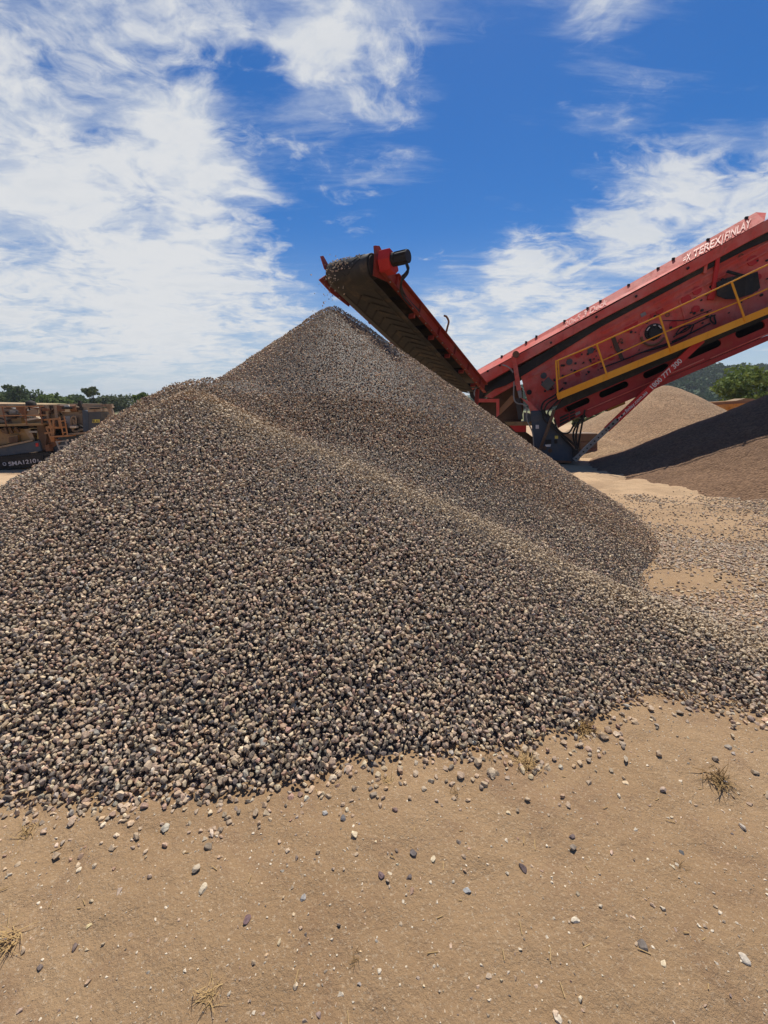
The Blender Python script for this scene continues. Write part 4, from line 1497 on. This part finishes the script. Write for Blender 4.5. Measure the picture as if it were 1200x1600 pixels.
    for px, py in ((489, 486), (506, 474), (531, 468), (517, 464)):
        P.append(ray_at(px, py, 6.95)); sz.append(0.03)
    P = np.array([tuple(p) for p in P]); sz = np.array(sz)
    V, Fc, T = stones(P, sz, pick_tint(len(P), rng), SHAPES_COARSE, rng, rand_rot(len(P), rng))
    tag(np_mesh('falling_gravel', V, Fc.ravel(), np.full(len(Fc), 3), M['stone'], T), 'small stones tumbling off the conveyor head onto the peak', 'falling stones', kind='stuff')


build_conveyor()

# ------------------------------------------------------------------ crusher at the left
K0 = ray_at(0, 732, 18.0)
KX = Vector((1, 0.10, 0)).normalized()
KN = Vector((-KX.y, KX.x, 0))


def K(px, py, v=0.0):
    d = pixdir(px, py)
    o = Vector((0, 0, CAMZ))
    p0 = K0 + KN * v
    return o + d * ((p0 - o).dot(KN) / d.dot(KN))


def KP(pts, v=0.0):
    return [K(x, y, v) for x, y in pts]


def build_crusher():
    root = thing('crushing_machine', K(40, 728), 'rusty tan tracked crushing plant with railings and dark tracks left of the heap', 'crushing machine')
    N = KN

    def P(name, pts, v, t, mat, parent=None, bevel=0.0):
        return obj(name, MB().prism(KP(pts, v), N * t), mat, parent or root, bevel=bevel)
    P('gap_backing', [(-70, 655), (60, 652), (128, 650), (140, 676), (140, 700), (60, 706), (-70, 712)], 0.75, 1.0, M['black'])  # black block behind the parts, paints shade into the gaps between them
    # track
    arc = [(72 + 13 * math.cos(a), 716.5 + 9.5 * math.sin(a)) for a in np.linspace(-1.45, 1.45, 9)]
    tr = P('track', [(-70, 719), (0, 713.5), (70, 706.5)] + arc + [(70, 726), (0, 734), (-70, 742)], -0.30, 0.62, M['rubber'])
    P('track_frame', [(-70, 723), (0, 717.5), (67, 711), (68.5, 722), (0, 730.5), (-70, 738.5)], -0.34, 0.05, M['black'], tr)
    mb = MB()
    for k in range(40):
        x = -60 + k * 3.4
        y0, y1 = 713.5 - x * 0.1 - 0.2, 734 - x * 0.115 + 0.3
        if x < 71:
            mb.box(K(x, y0, -0.0), KX * 0.03, N * 0.30, Vector((0, 0, 0.025)))
            mb.box(K(x, y1, -0.0), KX * 0.03, N * 0.30, Vector((0, 0, 0.025)))
    objs('track_shoe', mb, M['black'], tr)
    a, b = K(14, 728, -0.345), K(62, 722, -0.345)
    lettering('track_lettering', 'SMA1210', a, b - a, Vector((0, 0, 1)), 0.24, M['white'], tr, bold=0.02, width=(K(57, 722, -0.345) - a).length, depth=0.012)
    ring = [K(7, 725, -0.36) + (KX * math.cos(q) + Vector((0, 0, 1)) * math.sin(q)) * 0.062 for q in np.linspace(0, 2 * math.pi, 15)]
    obj('round_emblem', MB().tube(ring, 0.014, 6, cap=False), M['white'], tr)
    a = K(58.5, 721, -0.345)
    lettering('small_lettering', 'B', a, KX, Vector((0, 0, 1)), 0.14, M['white'], tr, depth=0.012)
    obj('small_bar', MB().prism(KP([(61.5, 720.5), (65, 720), (65, 721.5), (61.5, 722)], -0.345), N * -0.012), M['white'], tr)
    # chassis
    ch = P('chassis', [(-70, 706), (0, 699.5), (50, 690), (60.5, 688), (65, 705), (0, 713), (-70, 720)], -0.15, 2.2, M['navy'], bevel=0.01)
    P('red_label', [(55.5, 692.5), (59.5, 692), (60, 697.5), (56, 698)], -0.165, 0.02, M['red_bright'], ch)
    P('deck_lip', [(-70, 702), (0, 697), (50, 687), (52, 689), (0, 700), (-70, 706)], -0.22, 0.1, M['tan'], ch)
    P('rear_chassis', [(96, 680), (140, 676), (140, 694), (108, 706), (80, 706), (82, 690)], 0.15, 2.0, M['navy'], ch)
    mb = MB()
    for x, y in ((113, 687.5), (106, 688), (119, 686)):
        mb.disc(K(x, y, 0.14), N, 0.05, 0.03, 10)
    objs('white_dot', mb, M['white'], ch)  # plain white discs on the rear chassis
    P('dark_bay', [(63, 700), (100, 690), (110, 680), (112, 700), (95, 712), (70, 712)], 0.45, 1.2, M['black'])
    # hopper and middle body
    hp = P('feed_hopper', [(-70, 670), (48, 670), (53.5, 687), (30, 690), (0, 696), (-70, 703)], 0.05, 1.9, M['ochre'], bevel=0.01)
    P('hopper_side', [(37, 671), (47, 669.5), (54, 687), (49, 688.5)], -0.02, 0.05, M['tan'], hp)
    P('hopper_box', [(11, 681), (27, 679.5), (28, 691), (13, 693)], -0.12, 0.2, M['ochre'], hp, bevel=0.008)
    P('box_shade', [(13.5, 683), (27.5, 681), (27.8, 690.5), (14.5, 692.5)], -0.13, 0.02, M['brown'], hp)
    mb = MB()
    for x0, y0, x1, y1 in ((8, 668, 12, 678), (15, 668, 20, 677), (24, 668, 30, 675), (2, 672, 10, 676)):
        mb.bar(K(x0, y0, -0.1), K(x1, y1, -0.1), 0.09, 0.09)
    objs('hanging_bracket', mb, M['brown'], hp)
    # walkway deck and railing
    dk = P('walkway', [(-70, 665), (67, 661), (67, 664.5), (-70, 668.5)], -0.45, 0.9, M['ochre'])
    mb = MB()
    for pts in ([(-70, 636.5), (68, 634.5)], [(-70, 651), (73, 648.5)]):
        mb.tube([K(*p, -0.45) for p in pts], 0.022, 6)
    obj('handrail', mb, M['rust_orange'], dk)
    for x0, y0, x1, y1 in ((3.5, 636, 10, 666), (38, 635.5, 42, 664), (62, 634, 66, 663), (-28, 637, -24, 667)):
        obj('rail_post', MB().tube([K(x0, y0, -0.45), K(x1, y1, -0.45)], 0.026, 6), M['rust'], dk)
    # upper body
    P('tan_bin', [(-70, 630), (13, 631), (15, 648), (16, 660), (-70, 662)], 0.35, 1.6, M['tan'])
    P('grey_panel', [(14, 637), (30, 639), (37, 650), (38, 656), (17, 656)], 0.25, 0.5, M['grey'])
    P('lower_bin', [(17, 653), (33, 652), (34, 662), (20, 663)], 0.05, 0.6, M['ochre'])
    P('dark_gap', [(8, 655), (20, 654), (21, 662), (10, 663)], 0.15, 0.5, M['brown'])
    mb = MB()
    for x0, y0, x1, y1 in ((26, 637, 40, 636.5), (31, 638, 40, 653), (40, 637, 38, 652), (30, 637, 42, 644)):
        mb.bar(K(x0, y0, -0.05), K(x1, y1, -0.05), 0.10, 0.10)
    obj('red_bracket', mb, M['rust'], root)
    # intake cleaner with a black dome
    ft = P('intake_housing', [(40, 645), (45, 641), (57, 639), (60, 647), (60, 650), (40, 650)], -0.02, 0.7, M['tan'])
    c = K(48.5, 631, 0.25)
    mb = MB()
    mb.tube([c + Vector((0, 0, z)) for z in (-0.14, -0.10, 0.04, 0.11, 0.14)], [0.20, 0.205, 0.19, 0.13, 0.04], 18)
    obj('black_dome', mb, M['rubber'], ft, smooth=True)
    obj('dome_neck', MB().tube([c - Vector((0, 0, 0.30)), c - Vector((0, 0, 0.14))], 0.12, 14), M['black'], ft)
    P('cream_flange', [(38, 655), (58, 652), (62, 654), (40, 658)], -0.1, 0.5, M['cream'], ft)
    P('lower_tank', [(40, 657), (63, 653), (64, 661), (41, 663)], 0.0, 0.5, M['ochre'], ft)
    # pillars and dark openings
    pb = P('pillar_panel', [(58, 632), (90, 632), (91, 668), (66, 668)], 0.30, 1.2, M['tan'])
    P('panel_opening', [(64, 636), (71, 635), (73, 647), (66, 648)], 0.28, 0.03, M['brown'], pb)
    P('panel_opening', [(76, 635), (82, 634), (84.5, 646), (78.5, 647)], 0.28, 0.03, M['brown'], pb)
    P('slanted_pillar', [(69.5, 632), (73, 632), (79, 668), (75, 668)], 0.12, 0.15, M['tan'], pb)
    P('slanted_pillar', [(83, 632), (88, 632), (91, 655), (87, 656)], 0.12, 0.15, M['tan'], pb)
    P('dark_lower_panel', [(80, 656), (93, 655), (94, 668), (82, 669)], 0.2, 0.1, M['brown'], pb)
    P('brown_column', [(57, 665), (69, 664), (73, 680), (71, 704), (64, 706), (61, 688)], -0.05, 0.5, M['brown'])
    P('brown_skirt', [(68, 680), (96, 688), (92, 694), (80, 700), (72, 704)], 0.1, 0.4, M['rust'])
    P('grey_tray', [(44, 674), (57, 673), (58, 676), (46, 676)], -0.1, 0.4, M['grey'])
    P('red_pump', [(70, 696), (76, 694), (78, 705), (72, 706)], -0.1, 0.3, M['rust'])
    # ladder and platform
    lf = MB()
    for pts in ([(69, 656), (93, 654)], [(72, 668), (95, 668.5)], [(77, 656), (84, 690)], [(92, 654), (95, 669)], [(84, 655), (84, 682)], [(73, 668), (82, 690)], [(70, 677), (80, 676)]):
        lf.bar(K(*pts[0], -0.35), K(*pts[1], -0.35), 0.07, 0.07)
    pf = obj('platform_frame', lf, M['rust_orange'], root)
    P('platform_floor', [(78, 681.5), (104, 680), (104, 682.5), (78, 684)], -0.5, 0.7, M['rust_orange'], pf)
    ld = MB()
    for pts in ([(93, 651), (99, 682)], [(100, 650), (105.5, 681)], [(97, 667.5), (103, 667)], [(95, 658), (101.5, 657.5)], [(98, 676), (104.5, 675.5)]):
        ld.tube([K(*p, -0.5) for p in pts], 0.025, 6)
    obj('ladder', ld, M['rust_orange'], pf)
    st = MB()
    for pts in ([(88, 689), (94.5, 705)], [(102, 687.5), (108, 703)], [(90, 690.5), (103, 688.5)], [(92.5, 697), (105, 695.5)], [(94.5, 704), (107, 703)]):
        st.bar(K(*pts[0], -0.35), K(*pts[1], -0.35), 0.06, 0.045)
    obj('steps', st, M['grey'], pf)
    # engine end
    en = P('engine_housing', [(88, 631.5), (128, 630.5), (130, 668), (92, 668)], 0.35, 1.6, M['tan'], bevel=0.01)
    P('cream_box', [(93, 632.5), (106.5, 632.5), (109, 636), (109, 643.5), (96, 643.5)], 0.15, 0.5, M['cream'], en, bevel=0.01)
    obj('muffler', MB().tube([K(108.5, 638, 0.3), K(120.5, 637.5, 0.3)], 0.15, 16), M['rust'], en, smooth=True)
    P('exhaust', [(121, 640), (122, 627), (124.5, 626), (127, 634), (127, 641)], 0.2, 0.15, M['black'], en)
    P('grey_door', [(101, 650.5), (109.5, 650), (111, 668), (103, 669)], 0.20, 0.12, M['grey'], en)
    P('square_gauge', [(92.5, 644.5), (96, 644.5), (96, 649), (92.5, 649)], 0.30, 0.04, M['black'], en)
    mb = MB()
    for pts, r in (([(112, 670), (111, 660), (112, 652), (116, 650.5), (119, 655), (118.5, 668)], .035), ([(114.5, 655), (115.5, 664), (114, 672), (120, 674), (128, 671), (138, 670.5)], .05)):
        mb.tube(smooth_pts([K(x, y, 0.12) for x, y in pts]), r, 7)
    objs('coolant_pipe', mb, M['tan'], en)
    mb = MB()
    mb.tube(smooth_pts([K(x, y, 0.18) for x, y in ((117, 652), (120, 656), (119, 666))]), 0.05, 7)
    mb.prism(KP([(100, 668), (140, 666), (140, 676), (104, 678)], 0.3), N * 0.5)
    objs('engine_part', mb, M['black'], en)
    # cabinet
    cb = P('control_cabinet', [(138, 643.5), (157.5, 643), (158, 674), (138.5, 676)], -0.05, 0.8, M['dkgrey'], bevel=0.012)
    P('cabinet_side', [(128.5, 641), (138, 643.5), (138.5, 676), (130, 674)], 0.05, 0.7, M['navy'], cb)
    P('cabinet_top', [(136, 638.5), (157, 638), (158, 643), (138, 644)], -0.06, 0.8, M['tan'], cb)
    P('louvre', [(139.5, 637.5), (155, 637), (155, 639), (139.5, 639.5)], -0.1, 0.6, M['black'], cb)
    st = P('yellow_sticker', [(144, 655.5), (155.5, 655.2), (155.5, 660.2), (144, 660.5)], -0.062, 0.012, M['sticker'], cb)
    a, b = K(144.6, 659.9, -0.064), K(155, 659.6, -0.064)
    lettering('sticker_lettering', 'BK.AU', a, b - a, Vector((0, 0, 1)), 0.15, M['black'], st, bold=0.02, width=(b - a).length, depth=0.006)
    P('deck_plate', [(104, 677.5), (140, 674), (140, 677), (104, 681)], -0.1, 1.0, M['tan'])
    rr = random.Random(8)
    for k in range(46):  # random filler added for clutter, many pieces dark to read as shaded gaps
        x, y = rr.uniform(-4, 126), rr.uniform(634, 676)
        if y > 660 and x < 50:
            continue
        q = K(x, y, rr.uniform(0.0, 0.3))
        mb = MB()
        if rr.random() < 0.5:
            mb.bar(q, q + KX * rr.uniform(-0.5, 0.5) + Vector((0, 0, rr.uniform(-0.35, 0.35))), 0.05, 0.05)
            obj('filler_bar', mb, rr.choice((M['black'], M['brown'], M['tan'], M['rust'])), root)
        else:
            mb.box(q, KX * rr.uniform(0.05, 0.18), N * 0.08, Vector((0, 0, rr.uniform(0.04, 0.14))))
            obj('filler_box', mb, rr.choice((M['black'], M['black'], M['brown'], M['cream'], M['rust'], M['grey'])), root, bevel=0.01)
    # tail gantry
    gt = MB()
    for pts, w_ in (([(130, 634), (176, 633.5)], .13), ([(170, 634), (177, 651)], .15), ([(156, 663), (176, 650)], .13), ([(168, 637), (176, 634)], .15)):
        gt.bar(K(*pts[0], 0.2), K(*pts[1], 0.2), 0.15, w_)
    g = obj('tail_gantry', gt, M['tan'], root)
    P('pale_panel', [(157.5, 653), (168, 648), (174, 648), (158, 660)], 0.45, 0.1, M['cream'], g)
    return root


build_crusher()

# ------------------------------------------------------------------ bunker wall, dump truck, tan hopper
def build_backdrop_things():
    Y = 13.9
    def Q(px, py, v=0.0):
        return ray_at(px, py, Y + v)
    base = Q(920, 716); base.z = 0
    wl = thing('concrete_wall', base, 'low brown concrete block wall beside the tan heap behind the machine leg', 'wall')
    for i, (y0, y1) in enumerate(((677, 690), (690.4, 703), (703.4, 720))):
        for x0, x1 in (((878, 906), (906.3, 934)) if i % 2 else ((878, 895), (895.3, 934))):
            obj('concrete_block', MB().prism([Q(x0, y0), Q(x1, y0), Q(x1, y1), Q(x0, y1)], (0, 0.7, 0)), M['concrete'], wl, bevel=0.02)
    # articulated dump truck body
    o = ray_at(1085, 656, 30.0)
    o.z = float(ground_h(o.x, o.y))
    tr = thing('dump_truck', o, 'orange dump truck body showing above the gap between two heaps', 'dump truck')
    ux = Vector((1, -0.16, 0)).normalized(); un = Vector((0.16, 1, 0)).normalized()
    def D(px, py, v=0.0):
        d = pixdir(px, py); c = Vector((0, 0, CAMZ)); p0 = ray_at(1085, 640, 30.0) + un * v
        return c + d * ((p0 - c).dot(un) / d.dot(un))
    side = obj('dump_body', MB().prism([D(*p) for p in ((1085, 630), (1200, 624), (1215, 640), (1195, 648), (1130, 647), (1108, 647), (1085, 644))], un * 2.4), M['orange'], tr, bevel=0.03)
    obj('body_rim', MB().prism([D(*p, -0.06) for p in ((1084, 630.5), (1200, 623.5), (1200, 627.5), (1084, 635))], un * 0.2), M['rust'], side)
    mb = MB()
    for x in (1102, 1120, 1140, 1160):
        mb.prism([D(x, 637, -0.08), D(x + 4, 636.5, -0.08), D(x + 6, 650, -0.08), D(x + 1, 650, -0.08)], un * 0.2)
    objs('body_rib', mb, M['orange'], side)
    obj('load_edge', MB().prism([D(*p, 0.6) for p in ((1090, 629), (1150, 626), (1165, 622.5), (1178, 623), (1180, 627), (1092, 631))], un * 1.2), M['ochre'], side)
    obj('name_panel', MB().prism([D(*p, -0.03) for p in ((1087, 637), (1102.5, 636.5), (1102.5, 643.5), (1087, 643.5))], un * 0.02), M['rust'], side)
    a, b = D(1088, 642.5, -0.034), D(1101.5, 641.7, -0.034)
    lettering('name_lettering', 'BELL', a, b - a, Vector((0, 0, 1)), 0.34, M['white'], side, bold=0.02, width=(b - a).length, depth=0.02)
    obj('underframe', MB().prism([D(*p, 0.3) for p in ((1086, 644), (1195, 646), (1190, 662), (1092, 662))], un * 1.6), M['brown'], tr)
    for px in (1112, 1150, 1185):
        c = D(px, 660, 0.15); c.z = o.z + 0.75
        wh = obj('wheel', MB().tube([c - un * 0.22, c - un * 0.18, c + un * 0.18, c + un * 0.22], [0.66, 0.75, 0.75, 0.66], 22), M['rubber'], tr)
        obj('wheel_rim', MB().disc(c - un * 0.20, un, 0.38, 0.1, 16), M['ochre'], wh)
    cabp = [(1058, 633), (1080, 632), (1083, 640), (1083, 652), (1058, 652)]
    cab = obj('cab', MB().prism([D(*p, 0.3) for p in cabp], un * 1.6), M['orange'], tr, bevel=0.03)
    obj('cab_roof', MB().prism([D(*p, 0.25) for p in ((1062, 630.5), (1083, 629.5), (1084, 632), (1062, 633))], un * 1.7), M['cream'], cab)
    # tan hopper wing seen past the conveyor
    h0 = ray_at(722, 600, 15.5)
    hp = thing('feed_hopper', Vector((h0.x, h0.y, 0)), 'tan peaked hopper plate with red number between conveyor and screener', 'hopper')
    def H(px, py, v=0.0):
        return ray_at(px, py, 15.5 + v)
    pl = obj('hopper_plate', MB().prism([H(*p) for p in ((700, 583), (716, 580), (727, 586), (731, 604), (700, 625))], (0, 1.2, 0)), M['tan'], hp)
    obj('peak_plate', MB().prism([H(*p, 0.3) for p in ((718, 581), (721.5, 576), (730, 587), (727, 590))], (0, 0.5, 0)), M['grey'], hp)
    obj('hopper_stand', MB().prism([H(*p, 0.4) for p in ((704, 620), (722, 612), (724, 700), (706, 700))], (0, 0.5, 0)), M['brown'], hp)
    lettering('number_lettering', '16', H(722.5, 597, -0.01), Vector((1, 0, 0)), Vector((0, 0, 1)), 0.24, M['red_bright'], pl, bold=0.03, depth=0.01)


build_backdrop_things()

# ------------------------------------------------------------------ trees
def leaf_cloud(rng, centres, radii, n, size, squash=0.8):
    """many leaf-clump quads spread through clumps; returns verts, quads"""
    c = np.array(centres); r = np.array(radii)
    w = r ** 2 / (r ** 2).sum()
    k = rng.choice(len(c), n, p=w)
    d = rng.normal(size=(n, 3)); d /= np.linalg.norm(d, axis=1)[:, None]
    rad = r[k] * rng.random(n) ** 0.45
    P = c[k] + d * rad[:, None] * np.array([1, 1, squash])
    R = rand_rot(n, rng)
    s = size * rng.uniform(0.6, 1.4, n)
    q = np.array([[-0.5, -0.28, 0], [0.1, -0.42, 0.06], [0.55, 0.0, 0], [0.1, 0.42, 0.06], [-0.5, 0.28, 0]])
    V = np.einsum('nij,vj->nvi', R, q) * s[:, None, None] + P[:, None]
    return V.reshape(-1, 3), np.arange(n * 5).reshape(n, 5)


def tree(px, pyb, pyt, wpx, Y, label, seed, mat, n=1500, leaf=0.30, name='tree', shape='round', group='trees along the far edge of the yard', trunk=0.3):
    rng = np.random.default_rng(seed)
    base = ray_at(px, pyb, Y)
    base.z = float(ground_h(base.x, base.y))
    top = ray_at(px, pyt, Y)
    Hh = top.z - base.z
    W = wpx / F * Y / math.cos(PITCH) * 0.5 * (1.35 if 'edge of the yard' in group else 1.0)
    root = thing(name, base, label, 'shrub' if name == 'shrub' else 'tree', group)
    nb = 24 if shape != 'tall' else 20
    cs, rs = [], []
    for i in range(nb):
        a = rng.uniform(0, 2 * math.pi)
        if shape == 'tall':
            hz = rng.uniform(0.28, 0.95); rr = W * 0.62 * rng.random() ** 0.6 * (1.15 - 0.55 * abs(hz - 0.7) / 0.3)
        elif shape == 'open':
            hz = rng.uniform(0.35, 0.92); rr = W * 0.85 * rng.random() ** 0.5
        else:
            hz = rng.uniform(trunk * 0.7, 0.86); rr = W * 0.78 * rng.random() ** 0.5 * math.sqrt(max(0.1, 1 - (max(0, hz - 0.45) / 0.5) ** 2))
        cs.append((math.cos(a) * rr, math.sin(a) * rr * 0.8, hz * Hh)); rs.append(W * rng.uniform(0.22, 0.42) if shape != 'tall' else W * rng.uniform(0.16, 0.30))
    cs.append((0, 0, Hh * (0.86))); rs.append(Hh * 0.13 + 0.02)
    V, Q = leaf_cloud(rng, cs, rs, n, leaf)
    if name == 'shrub':
        V[:, 2] = np.maximum(V[:, 2], 0.02)
    o = np_mesh('crown', V, Q.ravel(), np.full(len(Q), 5), mat)
    o.parent = root
    mb = MB()
    tr = max(0.05, W * 0.06)
    mb.tube([base + Vector((0, 0, -0.1)), base + Vector((W * 0.03, 0, Hh * 0.3)), base + Vector((-W * 0.02, 0, Hh * 0.6)), base + Vector((0, 0, Hh * 0.85))], [tr, tr * 0.8, tr * 0.55, tr * 0.2], 8)
    for c in cs[:8]:
        b = base + Vector((0, 0, Hh * rng.uniform(0.25, 0.5)))
        e = base + Vector(c)
        mb.tube([b, (b + e) / 2 + Vector((0, 0, -0.05 * Hh)), e], [tr * 0.45, tr * 0.3, tr * 0.12], 6)
    obj('trunk', mb, M['bark'], root)
    return root


TREES = [
    (-14, 634, 610, 44, 88, 'broad dark tree cut by the left edge of the picture', M['leaf_dark'], 'round', 1600),
    (10, 634, 611, 30, 92, 'dark bushy tree just right of the tree cut by the left edge', M['leaf_dark'], 'round', 1300),
    (30, 634, 602, 24, 86, 'dark ragged tree with the tall spiky top above the crusher railing', M['leaf_dark'], 'open', 1100),
    (50, 634, 611, 34, 95, 'dark spreading tree behind the black dome of the crusher', M['leaf_dark'], 'open', 1300),
    (70, 635, 616, 30, 80, 'yellow green bushy tree right of the black dome', M['leaf_mid'], 'round', 1300),
    (91, 635, 612, 30, 84, 'bright green tree with a rounded peak above the engine housing', M['leaf_mid'], 'round', 1300),
    (112, 635, 618, 32, 90, 'low dark green tree above the crusher exhaust', M['leaf_dark'], 'round', 1200),
    (124, 635, 615, 18, 96, 'narrow dark tree left of the tall slender one', M['leaf_dark'], 'open', 700),
    (148, 636, 604, 24, 86, 'tall slender gum tree with an open crown above the gantry', M['leaf_olive'], 'tall', 900),
    (142, 636, 622, 30, 92, 'low olive bush tree at the foot of the tall slender gum', M['leaf_dark'], 'round', 1100),
    (169, 636, 617, 28, 96, 'greyish olive round tree right of the tall slender gum', M['leaf_olive'], 'round', 1200),
    (192, 636, 615, 36, 98, 'wide domed grey green tree nearest the heap on the left', M['leaf_olive'], 'round', 1500),
    (222, 636, 614, 26, 60, 'fresh green tree half hidden by the left flank of the heap', M['leaf_mid'], 'round', 1300),
]
for i, (px, pb, pt, w, Y, lab, m, shp, n) in enumerate(TREES):
    tree(px, pb, pt, w, Y, lab, 400 + i, m, n=n, leaf=0.42, shape=shp)
tree(1196, 636, 578, 96, 34, 'large leafy green tree at the right edge behind the dump truck', 450, M['leaf_mid'], n=5200, leaf=0.24, shape='open')
tree(1150, 640, 618, 40, 48, 'small dark tree left of the large leafy tree behind the truck', 451, M['leaf_dark'], n=1500, leaf=0.3)
for i, (px, pb, pt, w, Y, lab) in enumerate(((925, 664, 643, 34, 30, 'olive shrub seen under the screening machine, left of its mates'), (952, 662, 640, 36, 33, 'olive shrub seen under the yellow box of the screening machine'),
                                            (905, 668, 650, 26, 28, 'pale olive shrub seen between the hoses of the machine leg'), (980, 655, 634, 40, 38, 'dark shrub seen just above the left side of the tan heap'))):
    tree(px, pb, pt, w, Y, lab, 470 + i, M['leaf_olive'] if i != 3 else M['leaf_dark'], n=1200, leaf=0.2, name='shrub', group='shrubs behind the screening machine', trunk=0.1)


def build_forest():
    rng = np.random.default_rng(77)
    Vs, Qs, o = [], [], 0
    n = 2600
    x = rng.uniform(50, 420, n); y = rng.uniform(190, 350, n)
    for i in range(n):
        r = rng.uniform(2.4, 4.6)
        z = float(ground_h(x[i], y[i]))
        cs = [(x[i] + rng.normal(0, r * 0.4), y[i] + rng.normal(0, r * 0.4), z + r * rng.uniform(0.5, 1.3)) for _ in range(4)]
        V, Q = leaf_cloud(rng, cs, [r * 0.6] * 4, 64, 1.7)
        Vs.append(V); Qs.append(Q + o); o += len(V)
    V, Q = np.concatenate(Vs), np.concatenate(Qs)
    ob = np_mesh('forest', V, Q.ravel(), np.full(len(Q), 5), M['leaf_forest'])
    tag(ob, 'dense dark green forest covering the far hill', 'forest', kind='stuff')


build_forest()


# ------------------------------------------------------------------ haze over the yard and the hills
def build_haze():
    m = bpy.data.materials.new('haze')
    m.use_nodes = True
    nt = m.node_tree
    nt.nodes.remove(nt.nodes['Principled BSDF'])
    v = nt.nodes.new('ShaderNodeVolumePrincipled')
    v.inputs['Color'].default_value = (0.86, 0.92, 1.0, 1)
    v.inputs['Density'].default_value = 0.0003
    v.inputs['Anisotropy'].default_value = 0.2
    nt.links.new(v.outputs[0], nt.nodes['Material Output'].inputs['Volume'])
    mb = MB()
    mb.box((0, 1000, 22), (2600, 0, 0), (0, 1700, 0), (0, 0, 26))
    o = obj('haze', mb, m, loc=(0, 0, 0))
    o['kind'] = 'stuff'
    o['label'] = 'thin bluish haze in front of the far hill'


build_haze()
